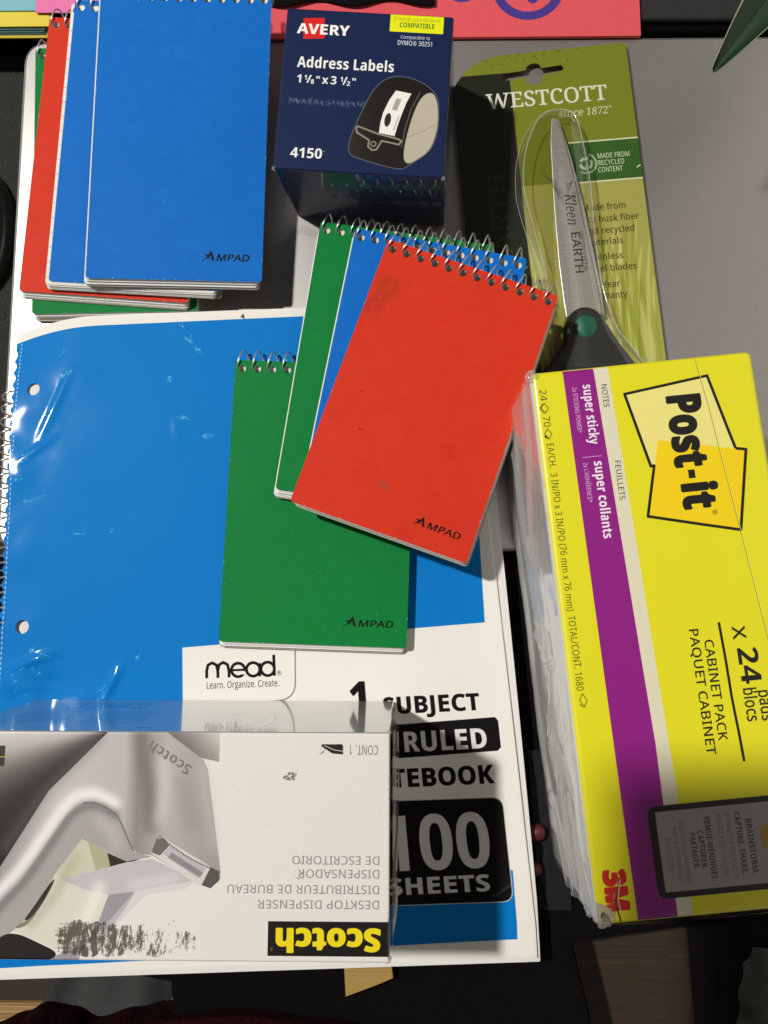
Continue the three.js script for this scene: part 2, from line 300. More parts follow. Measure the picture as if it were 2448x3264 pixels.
    // scuffs where the print has cracked
    const scuff = (u, v, len, ang, n, sp) => { for (let i = 0; i < n; i++) { const a = u + (rnd() - 0.5) * sp, b = v + (rnd() - 0.5) * sp, l = len * (0.3 + rnd()), an = ang + (rnd() - 0.5) * 0.7; k.line([q(a, b), q(a + Math.cos(an) * l * 0.5, b + Math.sin(an) * l * 0.5 + (rnd() - 0.5) * 0.4), q(a + Math.cos(an) * l, b + Math.sin(an) * l)], `rgba(226,238,248,${0.15 + rnd() * 0.45})`, 0.06 + rnd() * 0.16); k.specks(3, 'rgba(226,238,248,.5)', 0.05, 0.3, [X(a, b) - 0.8, Y(b) - 0.8, X(a, b) + 0.8, Y(b) + 0.8]); } };
    scuff(25, 16, 1.6, -0.4, 9, 4); scuff(12, 42, 4, 0, 6, 3); scuff(7, 53, 5, -0.55, 4, 3); scuff(4, 61, 3, 0.1, 4, 4); scuff(8, 72, 7, -0.1, 3, 1.5); scuff(30, 86, 3, 0.15, 2, 1); scuff(44, 85, 3, 0.5, 2, 1);
    scuff(70, 20, 2, 1.9, 4, 1.5); scuff(86, 46, 3, -0.5, 5, 3); scuff(75, 38, 3, 0.5, 4, 2); scuff(75, -3, 2.4, 1.0, 3, 1.4); scuff(78, 2, 3, 1.0, 7, 3); scuff(82, 7, 3, 1.0, 5, 2.5); scuff(12, 134, 7, 0.5, 4, 2); scuff(55, 139, 1.5, 1.2, 3, 3); scuff(40, 153, 3, -1, 4, 4); scuff(10, 148, 2, 0.4, 8, 14); scuff(118, 12, 2, 0.6, 5, 5); scuff(24, 5, 2, -0.6, 3, 3);
    scuff(200, 238, 12, -0.5, 2, 1);
    k.specks(160, 'rgba(210,228,242,.5)', 0.04, 0.16, [0, 0, 90, 170]); k.specks(60, 'rgba(60,56,50,.4)', 0.04, 0.14, [80, 136, 210, 260]);
    k.line([q(198, -8), q(205, 100), q(212, 200), q(214.6, 258)], 'rgba(60,58,55,.0)', 0.2);
    k.poly([q(101, -6.6), q(102.6, -8), q(103.0, -5.4)], 'rgba(50,44,40,.8)');
  });
  const alpha = paint(CW, CH, 7.4, (k) => {
    k.rect(0, 0, CW, CH, '#fff'); k.x.fillStyle = '#000';
    for (const [u, v] of [[10.5, 21.5], [7.8, 124.7], [6, 232]]) { k.x.beginPath(); const [a, b] = q(u, v); k.x.ellipse(a * k.px, b * k.px, 2.85 * k.px, 2.85 * k.px, 0, 0, 7); k.x.fill(); }
    for (let v = 2; v < 262; v += 6.35) { k.x.beginPath(); k.x.ellipse(-0.2 * k.px, Y(v) * k.px, 1.15 * k.px, 2.3 * k.px, 0, 0, 7); k.x.fill(); }
  }, { data: true });
  const dents = [[16, 138, 9, 1.8], [5, 147, 6, 3.0], [19, 150, 5, -2.2], [12, 156, 5, 2.6], [34, 156, 7, 1.2], [8, 30, 10, 1.0], [22, 40, 14, -0.8], [30, 15, 9, 0.8], [5, 60, 6, 0.9], [6, 96, 7, 0.9], [44, 70, 20, -0.5], [78, 4, 9, 0.5], [10, 124, 6, 0.8]];
  const ridge = (u, v, ax, ay, bx, by, w) => { const dx = bx - ax, dy = by - ay, L2 = dx * dx + dy * dy, t = Math.max(0, Math.min(1, ((u - ax) * dx + (v - ay) * dy) / L2)); const d = Math.hypot(u - ax - t * dx, v - ay - t * dy); return Math.max(0, 1 - d / w) * Math.sin(Math.PI * Math.min(1, Math.max(0, t)) * 0.9 + 0.1); };
  const bumpY = (u, v) => {
    let y = 0.35 * nz(u / 60, v / 60) + 0.10 * nz(u / 26, v / 22, 5) + 0.015 * nz(u / 12, v / 12);
    const edge = Math.exp(-Math.max(0, u) / 26);                      // the free, unbound side buckles most
    y += edge * (0.7 * nz(u / 24, v / 30, 3) + 0.10 * nz(u / 7, v / 8, 9));
    for (const [a, b, r, h] of dents) y += h * 0.4 * Math.exp(-((u - a) ** 2 + (v - b) ** 2) / (r * r));
    y += 0.7 * ridge(u, v, 28, 12, 13, 46, 2.4) + 0.6 * ridge(u, v, 4, 55, 20, 44, 2.2) + 1.3 * ridge(u, v, 41, 158, 49, 142, 2.8) + 1.3 * ridge(u, v, 2, 142, 22, 136, 2.6) + 0.8 * ridge(u, v, 0, 149, 26, 151, 2) + 0.45 * ridge(u, v, 70, -6, 84, 12, 1.6) + 0.4 * ridge(u, v, 72, 36, 74, 50, 2);
    return y;
  };
  const flat = (u, v) => (u > 60 && u < 205 && v > -10 && v < 140 ? 1 : 0);
  const cg = sheet((s, t) => { const v = V0 + t * CH, u = uL(v) + s * (uR(v) - uL(v)); const b = bumpY(u, v); return place(u, v, 11.15 + (flat(u, v) ? Math.min(b, 0.15) : b)); }, 150, 190, 0.3);
  part('front_cover', cg, phy({ map: cover, alphaMap: alpha, alphaTest: 0.5, roughness: 0.62, specularIntensity: 0.2, clearcoat: 0.3, clearcoatRoughness: 0.09, side: THREE.DoubleSide }), o, 'worn glossy cover printed blue and white');
  const w = [], per = 18;
  for (let i = 0; i <= 38 * per; i++) { const a = (i / per) * Math.PI * 2, v = 20 + 6.35 * (i / per); w.push(place(uL(v) - 1.6 + 4.2 * Math.cos(a), v, 6.6 + 5.3 * Math.sin(a))); }
  part('spiral_wire', tube(w, 0.5, 38 * per, 6), M.wire, o, 'bent steel spiral wire along the edge');
}

// ---------------------------------------------------------------- cartons
// a carton whose rounded shell is split into its six panels; face(name) gives the material; base at y = 0
function carton(o, W, H, L, r, mats, names, bend) {
  const g0 = new RoundedBoxGeometry(W, H, L, 4, r); g0.translate(0, H / 2, 0);
  const keys = ['right', 'left', 'top', 'bottom', 'front', 'back'];
  const src = g0.index ? g0.toNonIndexed() : g0, P = src.attributes.position, Nn = src.attributes.normal, per = P.count / 6, out = {};
  keys.forEach((key, f) => {
    const pos = [], nor = [], uv = [];
    for (let i = f * per; i < (f + 1) * per; i++) {
      const x = P.getX(i), y = P.getY(i), z = P.getZ(i); pos.push(x, y, z); nor.push(Nn.getX(i), Nn.getY(i), Nn.getZ(i));
      const a = x / W + 0.5, b = y / H, c = z / L + 0.5;
      if (f === 0) uv.push(1 - c, b); else if (f === 1) uv.push(c, b); else if (f === 2) uv.push(a, 1 - c); else if (f === 3) uv.push(a, c); else if (f === 4) uv.push(a, b); else uv.push(1 - a, b);
    }
    const g = new THREE.BufferGeometry();
    g.setAttribute('position', new THREE.Float32BufferAttribute(pos, 3)); g.setAttribute('normal', new THREE.Float32BufferAttribute(nor, 3)); g.setAttribute('uv', new THREE.Float32BufferAttribute(uv, 2));
    if (bend) { const p = g.attributes.position; for (let i = 0; i < p.count; i++) { const q = bend(p.getX(i), p.getY(i), p.getZ(i)); p.setXYZ(i, ...q); } }
    out[key] = part(names[key], g, mats[key] || mats.all, o);
  });
  return out;
}
// crumpled clear film: a wrinkled patch over a corner
function crumple(o, cx, cy, cz, r, k, name = 'film_corner') {
  const g = new THREE.IcosahedronGeometry(r, 12), p = g.attributes.position;
  for (let i = 0; i < p.count; i++) { const x = p.getX(i), y = p.getY(i), z = p.getZ(i), f = 0.8 + 0.8 * Math.abs(nz(x / r * 1.3 + k, y / r * 1.3, z / r * 1.3)) + 0.2 * nz(x / r * 3, y / r * 3 + k, z / r * 3); p.setXYZ(i, x * f, y * f, z * f); }
  g.computeVertexNormals(); g.translate(cx, cy, cz);
  return part(name, g, filmCrumple, o, 'crumpled clear shrink film');
}
const filmCrumple = phy({ color: lin(0.9, 0.89, 0.87), roughness: 0.12, transmission: 0.82, thickness: 0, ior: 1.45, side: THREE.DoubleSide, clearcoat: 0.8, clearcoatRoughness: 0.1 });

// ---- navy label box
{
  const W = 67.4, L = 69.2, H = 54;
  const o = orient(thing('label_box', 'navy blue shrink-wrapped box of address labels with a printer pictured on it', 'box', [-11.2, 0, -207.2]), 0.068);
  const navy = '#081d48';
  const top = paint(69.2, 71, 18, (k) => {
    k.rect(0, 0, 70, 71, navy);
    k.poly([[7.2, 4.4], [15.9, 3.7], [16.5, 13.0], [7.8, 13.7]], '#d8201e');
    k.text('AVERY', 5.0, 11.2, 4.4, '#f4f3f0', { bold: true, wd: 21.6, fat: 0.12 });
    k.rr(43.1, 0.5, 22.1, 7.7, 0.4, '#e6ea12');
    k.text('DYMO® LabelWriter®', 44.2, 3.3, 1.6, '#a7ab10', { wd: 19.6, italic: true }); k.text('COMPATIBLE', 47.0, 6.1, 2.1, '#3f6f1a', { bold: true, wd: 14.6 });
    k.text('Comparable to', 47.8, 11.1, 1.55, '#cfd3dc', { wd: 12.3 }); k.text('DYMO® 30251', 46.6, 14.0, 2.0, '#dfe2e8', { wd: 14.8 });
    k.text('Address Labels', 6.2, 26.2, 4.7, '#f1f0ec', { bold: true, wd: 40.0 });
    k.text('1', 6.4, 33.0, 3.5, '#efeeea', { bold: true }); k.text('1', 9.5, 31.6, 2.0, '#efeeea', { bold: true }); k.text('/', 10.6, 33.0, 3.5, '#efeeea', { bold: true }); k.text('8', 12.3, 33.3, 2.0, '#efeeea', { bold: true });
    k.text('"', 14.2, 33.0, 3.2, '#efeeea', { bold: true }); k.text('x', 16.9, 33.0, 3.5, '#efeeea', { bold: true }); k.text('3', 20.4, 33.0, 3.5, '#efeeea', { bold: true });
    k.text('1', 24.3, 31.6, 2.0, '#efeeea', { bold: true }); k.text('/', 25.4, 33.0, 3.5, '#efeeea', { bold: true }); k.text('2', 27.1, 33.3, 2.0, '#efeeea', { bold: true }); k.text('"', 29.0, 33.0, 3.2, '#efeeea', { bold: true });
    k.text('4150', 6.6, 65.6, 4.3, '#f1f0ec', { bold: true, wd: 13.0 }); k.text('™', 19.7, 63.0, 0.8, '#c8ccd8');
    for (let i = 0; i < 300; i++) { const a = 4 + rnd() * 33, band = 0.35 + 0.65 * Math.abs(Math.sin(a * 1.9)); if (rnd() > band) continue; k.line([[a, 39.6 + rnd() * 2.2], [a + 0.3 + rnd() * 0.5, 40.4 + rnd() * 2.6]], `rgba(215,218,222,${0.06 + 0.28 * rnd()})`, 0.1 + rnd() * 0.18); }
    // printed picture of a label printer
    const gr = k.x.createLinearGradient(30 * k.px, 0, 66 * k.px, 0); gr.addColorStop(0, '#2a231d'); gr.addColorStop(0.3, '#17120e'); gr.addColorStop(1, '#0d0a08');
    k.curve([[43.4, 28.6], [50.9, 27.6], [58.6, 30.2], [63.6, 34.2], [65.4, 38.4], [65.8, 50.9], [63.3, 59.8], [54.6, 66.4], [52.2, 68.3], [45, 67.3], [36, 65], [30.4, 63.4], [29.6, 58.8], [32.2, 49.5], [35, 42], [38.4, 34]], gr, '#5b5f68', 0.35);
    k.curve([[62.4, 33.9], [64.6, 37.6], [65.4, 44], [65.3, 51], [63.0, 59.4], [58, 63.6], [54.4, 65.9], [52.4, 64.0], [52.5, 57.4], [55.1, 43.6], [58.4, 35.6]], '#b9b29f', '#8d8674', 0.25);
    k.line([[53.2, 54.4], [59, 51.6], [64.8, 48]], 'rgba(110,102,86,.7)', 0.2);
    k.poly([[47.5, 34.2], [53.9, 35.2], [52.0, 39.6], [50.4, 44.9], [49.2, 49.4], [48.2, 54.2], [41.8, 53.2], [42.1, 48.6], [42.9, 44.2], [45, 38.6]], '#efece6');
    k.poly([[47.9, 37.6], [50.0, 38.0], [48.4, 43.0], [46.4, 42.6]], '#a5a29c'); k.x.fillStyle = '#2a2724'; k.x.beginPath(); k.x.ellipse(45.0 * k.px, 47.2 * k.px, 1.3 * k.px, 3.0 * k.px, 0.12, 0, 7); k.x.fill(); k.line([[49.4, 45.2], [47.6, 51.6]], '#55514b', 0.25);
    for (let i = 0; i < 5; i++) k.rect(42.6 + i * 1.15, 53.2 + i * 0.16, 0.6, 0.5, '#111');
    k.line([[32.8, 50.6], [41.8, 53.6], [49.6, 55.2], [51.2, 56.0], [50.2, 57.6], [43.2, 56.4], [42.2, 58.4], [41.2, 60.4], [39.4, 60.6], [37.8, 59.2], [38.0, 56.4], [32.9, 53.4], [32.4, 51.6], [32.8, 50.6]], '#8f8a76', 0.7);
    k.x.fillStyle = '#8f8a76'; k.x.beginPath(); k.x.arc(39.9 * k.px, 57.9 * k.px, 1.25 * k.px, 0, 7); k.x.fill(); k.x.fillStyle = '#2a241c'; k.x.beginPath(); k.x.arc(39.9 * k.px, 57.9 * k.px, 0.8 * k.px, 0, 7); k.x.fill();
    k.line([[57.4, 34.5], [54.2, 42], [52.2, 51], [51.4, 59]], '#6d675a', 0.3);
    k.specks(60, 'rgba(220,222,228,.4)', 0.03, 0.12);
    k.specks(1500, 'rgba(40,80,150,.14)', 0.03, 0.12); k.specks(1500, 'rgba(0,5,20,.18)', 0.03, 0.12);
  });
  const gloss = { roughness: 0.5, clearcoat: 0.8, clearcoatRoughness: 0.09 };
  const side = phy({ color: new THREE.Color(navy), ...gloss });
  const end = paint(H, L, 8, (k) => { k.rect(0, 0, H, L, '#241f14'); k.specks(300, 'rgba(120,110,80,.25)', 0.1, 0.5); });
  carton(o, W, H, L, 1.0, { all: side, top: phy({ map: top, roughness: 0.6, specularIntensity: 0.4, clearcoat: 0.15, clearcoatRoughness: 0.08 }) },
    { top: 'top_panel', front: 'front_panel', back: 'back_panel', left: 'side_panel', right: 'side_panel', bottom: 'bottom_panel' }, (x, y, z) => [x + (1 - y / H) * 3.4, y, z - (1 - y / H) * 7]);
  // loose film fin at the lower corner of the wrap
  part('film_fin', sheet((s, t) => { const a = t * Math.PI * 0.5; return [-W / 2 - 0.5 + s * (5.5 * Math.sin(a)), H - 1 - t * (H - 4), L / 2 + 0.4 - t * 6 + 5.5 * (1 - Math.cos(a)) * (1 - s * 0.6)]; }, 6, 16), M.film, o, 'clear shrink film fin');
  part('film_fin', sheet((s, t) => [W / 2 + 0.4 + 1.2 * s, H - 1 - t * (H - 4), L / 2 + 0.4 - t * 6 + s * 3.2 * Math.sin(t * 2.2)], 5, 12), M.film, o, 'clear shrink film fin');
  crumple(o, W / 2 - 0.2, H - 0.4, L / 2 - 0.2, 0.7, 3); crumple(o, -W / 2 + 0.2, H - 0.6, L / 2 - 0.4, 0.7, 8); crumple(o, W / 2 + 0.4, H - 2, -L / 2 + 17, 0.8, 12);
}

// ---- yellow carton of sticky notes
{
  const W = 78.7, L = 186, H = 78;
  const o = orient(thing('sticky_note_carton', 'long yellow carton of sticky notes with purple stripe in crumpled shrink film', 'carton', [96.4, 0, 3.7]), -0.101);
  const ink = '#14110c', Y = (u) => W - u;
  const top = paint(L, W, 10, (k) => {
    k.rect(0, 0, L, W, '#e6df1c');
    k.poly([[0, Y(11.6)], [L, Y(13.6)], [L, Y(26.3)], [130, Y(26.8)], [60, Y(24.4)], [0, Y(22.4)]], '#8f1683');
    k.poly([[0, Y(22.4)], [60, Y(24.4)], [130, Y(26.8)], [L, Y(26.3)], [L, Y(31.4)], [145, Y(31.6)], [70, Y(29.6)], [0, Y(27.5)]], '#e2dcc0');
    const S = (a) => a.map(([u, v]) => [v, Y(u)]);
    k.poly(S([[32.1, 11.1], [61.6, 7.5], [67.7, 34.1], [71.1, 34.8], [65.2, 62.3], [34.5, 54.5], [39.0, 37.2], [37.8, 37.3]]), '#efe486', ink, 0.95);
    k.poly(S([[41.5, 28.5], [67.9, 34.2], [70.7, 34.9], [65.0, 61.8], [34.9, 54.2]]), '#f6d40c');
    k.poly(S([[67.7, 34.1], [71.1, 34.8], [65.2, 62.3], [34.5, 54.5], [39.0, 37.2]]), null); k.line(S([[67.7, 34.1], [71.1, 34.8], [65.2, 62.3], [34.5, 54.5], [39.0, 37.2], [37.8, 37.3]]), ink, 0.95);
    k.text('Post', 12.7, Y(46.6), 11.2, ink, { bold: true, wd: 26.2, fat: 1.15 }); k.rect(39.9, Y(52.6), 3.0, 2.3, ink);
    k.text('it', 44.0, Y(47.6), 11.0, ink, { bold: true, wd: 9.6, fat: 1.15 }); k.text('®', 54.4, Y(56.6), 1.7, ink);
    k.text('x', 94.2, Y(57.2), 5.8, ink, { wd: 5 }); k.text('24', 101.4, Y(57.8), 6.6, ink, { bold: true, wd: 12.6 });
    k.text('pads', 116, Y(62.6), 4.0, ink, { bold: false, wd: 10.4, fat: 0.15 }); k.text('blocs', 114.8, Y(57.8), 4.0, ink, { wd: 11.4, fat: 0.15 });
    k.line([[92.6, Y(53.2)], [104, Y(53.6)], [118, Y(53.8)], [130, Y(54.4)], [138.6, Y(54.7)]], ink, 0.85);
    k.text('CABINET PACK', 97.8, Y(47.5), 3.0, ink, { wd: 33.4, fat: 0.1 }); k.text('PAQUET CABINET', 93.6, Y(43.0), 3.0, ink, { wd: 41.8, fat: 0.1 });
    k.text('super sticky', 6.2, Y(17.9), 3.5, '#f2ebf0', { bold: true, wd: 21.4 }); k.line([[31.9, Y(14.6)], [31.9, Y(21.4)]], '#cfa6cc', 0.25); k.text('super collants', 33.5, Y(18.4), 3.5, '#f2ebf0', { bold: true, wd: 27.2 });
    k.text('2x STICKING POWER*', 6.8, Y(14.2), 1.6, '#d9b8d6', { wd: 16.4 }); k.text("2x L'ADHÉRENCE*", 33.7, Y(14.7), 1.6, '#d9b8d6', { wd: 14 });
    k.text('NOTES', 6.6, Y(24.4), 1.9, '#2a251c', { wd: 8.5 }); k.text('FEUILLETS', 33.9, Y(25.6), 1.9, '#2a251c', { wd: 14.1 });
    const olive = '#4a4412', pad = (v, u, s) => k.poly([[v, Y(u + 1.1)], [v + 1.9 * s, Y(u + 2.4)], [v + 3.6 * s, Y(u + 1.3)], [v + 1.7 * s, Y(u - 0.1)]], null, olive, 0.25);
    k.text('24', 6.5, Y(2.7), 2.3, olive, { wd: 4.2 }); pad(11.4, 2.7, 1); k.line([[11.5, Y(3.4)], [13.2, Y(2.1)], [15.1, Y(3.5)]], olive, 0.25);
    k.text('70', 16.0, Y(2.8), 2.3, olive, { wd: 4.0 }); pad(20.6, 2.8, 1); k.poly([[22.4, Y(2.7)], [24.4, Y(4.0)], [23.6, Y(2.6)]], olive);
    k.text('EA/CH.  3 IN/PO x 3 IN/PO (76 mm x 76 mm)  TOTAL/CONT. 1680', 25.6, Y(3.0), 2.35, olive, { wd: 85.0 }); pad(111.6, 3.6, 1.2); k.poly([[115.4, Y(3.6)], [116.4, Y(5.0)], [114.6, Y(3.4)]], olive);
    k.text('3M', 168.9, Y(4.4), 6.6, '#c9231b', { bold: true, wd: 13.0, fat: 1.1 });
    // printed tablet
    k.rr(150.1, Y(78.6), 29.2, 57.6, 3.4, '#15100f'); k.poly([[152.0, Y(78.7)], [152.0, Y(23.5)], [177.4, Y(23.5)], [177.4, Y(78.7)]], '#a09b97');
    const sc = '#3b3632';
    for (const [u, v, w, s, b] of [[52.2, 156.6, 18, 'BRAINSTORM.', 1], [48.8, 154.2, 20, 'CAPTURE. SHARE.', 1], [45.9, 154.2, 21, 'DOWNLOAD THE POST-IT', 0], [42.9, 154.2, 20, 'APP AT POST-IT.COM', 0], [38.9, 154.8, 20.4, 'REMUE-MÉNINGES.', 1], [36.2, 159, 12.4, 'CAPTURER.', 1], [33.6, 159.4, 11.8, 'PARTAGER.', 1], [30.6, 155.2, 20, 'TÉLÉCHARGEZ L\'APPLICATION', 0], [28.2, 157, 17.4, 'POST-IT ET NUMÉRISEZ', 0], [25.6, 160.4, 11, 'VOS FEUILLETS.', 0]]) k.text(s, v, Y(u), b ? 1.9 : 1.5, b ? sc : '#6b6662', { bold: !!b, wd: w });
    k.poly([[160, Y(56.5)], [166, Y(56.5)], [168, Y(62)], [158, Y(62)]], '#b08a1c');
    // score line where the lid opens
    const seam = [[0.8, 58.2], [10, 59.4], [19.1, 60.7], [40, 62.8], [64, 65.2], [82, 66.9], [98.9, 68.5], [140, 71.8], [186, 75]].map(([v, u]) => [v, Y(u)]);
    k.line(seam, 'rgba(120,105,10,.75)', 0.28); k.x.save(); k.x.translate(0, -0.22 * k.px); k.line(seam, 'rgba(248,242,140,.9)', 0.22); k.x.restore();
    // worn corner by the logo
    for (let i = 0; i < 90; i++) { const t = rnd(), v = 171 + t * 14, u = 9.2 - t * 4.5 + (rnd() - 0.5) * 1.4; k.line([[v, Y(u)], [v + rnd() * 1.4, Y(u + (rnd() - 0.5))]], rnd() < 0.6 ? `rgba(60,48,20,${rnd() * 0.6})` : `rgba(225,215,180,${rnd() * 0.7})`, 0.1 + rnd() * 0.3); }
    k.curve([[179, Y(3.2)], [182, Y(6.2)], [187, Y(7)], [188, Y(-1)], [178, Y(-1)]], '#b3a888'); k.curve([[181, Y(2.2)], [183, Y(4.6)], [185.4, Y(4.2)], [184, Y(1.4)]], '#5c5138'); k.curve([[183.4, Y(5.6)], [184.6, Y(6.4)], [185.4, Y(5.2)], [184.2, Y(4.8)]], '#d8cb20'); k.line([[175, Y(8.6)], [179.6, Y(7.0)], [184.6, Y(8.0)], [186, Y(7.6)]], '#4a3d20', 0.55); k.line([[172, Y(9.4)], [178, Y(8.0)], [182, Y(8.4)]], '#d9cfa8', 0.3);
    k.specks(2600, 'rgba(255,245,90,.16)', 0.04, 0.16); k.specks(2200, 'rgba(120,100,0,.10)', 0.04, 0.16);
  });
  top.center.set(0.5, 0.5); top.rotation = -Math.PI / 2;
  const sideTex = paint(60, 60, 8, (k) => { k.rect(0, 0, 60, 60, '#d9d6d2'); k.specks(400, 'rgba(120,118,116,.12)', 0.1, 0.7); k.specks(90, 'rgba(150,60,50,.10)', 0.2, 1.0); });
  const white = phy({ map: sideTex, roughness: 0.45, clearcoat: 0.7, clearcoatRoughness: 0.1 });
  const yellow = phy({ color: new THREE.Color('#e9dc1c'), roughness: 0.42, clearcoat: 0.5, clearcoatRoughness: 0.1 });
  carton(o, W, H, L, 2.4, { all: yellow, top: phy({ map: top, roughness: 0.42, clearcoat: 0.4, clearcoatRoughness: 0.16 }), left: white },
    { top: 'top_panel', front: 'end_panel', back: 'end_panel', left: 'side_panel', right: 'side_panel', bottom: 'bottom_panel' },
    (x, y, z) => [x + (y > 70 && z > 80 && x < -25 ? -0.6 : 0), y - (x < -33 && z > 84 && y > 60 ? 1.6 : 0), z]);
  // creased shrink film hugging the side panel
  const fold = (s, t, s0, t0, s1, t1, w) => { const dx = (s1 - s0) * 186, dy = (t1 - t0) * 78, q = Math.max(0, Math.min(1, (((s - s0) * 186) * dx + ((t - t0) * 78) * dy) / (dx * dx + dy * dy))); const d = Math.hypot((s - s0) * 186 - q * dx, (t - t0) * 78 - q * dy); return Math.max(0, 1 - d / w); };
  const folds = [[0, 0.1, 0.34, 0.4, 4, 1.6], [0.1, 0.6, 0.52, 0.5, 5, 1.8], [0.3, 0.36, 0.8, 0.42, 3, 1.3], [0.5, 0.5, 0.56, 0.3, 2.5, 1.6], [0.55, 0.3, 0.72, 0.44, 3, 1.2], [0.7, 0.4, 0.78, 0.2, 2.4, 1.3], [0.72, 0.5, 1, 0.36, 4, 1.8], [0.82, 0.3, 1, 0.12, 3, 1.5], [0.85, 0.75, 1, 0.5, 4, 1.6], [0.2, 0.85, 0.9, 0.8, 5, 1.5]];
  part('shrink_film', sheet((s, t) => {
    let y = 0.5 + 0.5 * nz(s * 7, t * 3, 4) + 0.25 * nz(s * 16, t * 7, 8); for (const [a, b, c, d, w, h] of folds) y += h * fold(s + 0.004 * Math.sin(t * 30), t + 0.03 * Math.sin(s * 16), a, b, c, d, w);
    const e = Math.min(1, 6 * t) * Math.min(1, 6 * (1 - t));
    return [-W / 2 - 0.3 - e * Math.max(0, y), H - 2.2 - t * (H - 3.5), -L / 2 + 1.2 + s * (L - 2.4)];
  }, 220, 70), phy({ color: lin(0.97, 0.97, 0.97), roughness: 0.08, transmission: 0.86, thickness: 0, ior: 1.55, clearcoat: 1, clearcoatRoughness: 0.03, side: THREE.DoubleSide }), o, 'creased clear shrink film over white side');
  crumple(o, -W / 2 + 0.6, H - 1.2, -L / 2 + 1.2, 2.2, 21); crumple(o, -W / 2 + 2.4, H - 4.0, L / 2 - 2.0, 3.0, 33); crumple(o, -W / 2 + 0.8, H - 14, L / 2 - 1.2, 2.2, 41);
  part('film_fin', sheet((s, t) => [-W / 2 + 6 + s * (W - 8), H - 3 - t * 5, L / 2 + 0.2 + 3.2 * Math.sin(t * 1.5) * (0.5 + 0.5 * Math.sin(s * 3.0)) + 0.4 * nz(s * 9, t * 3)], 40, 6), M.film, o, 'clear shrink film fin');
}

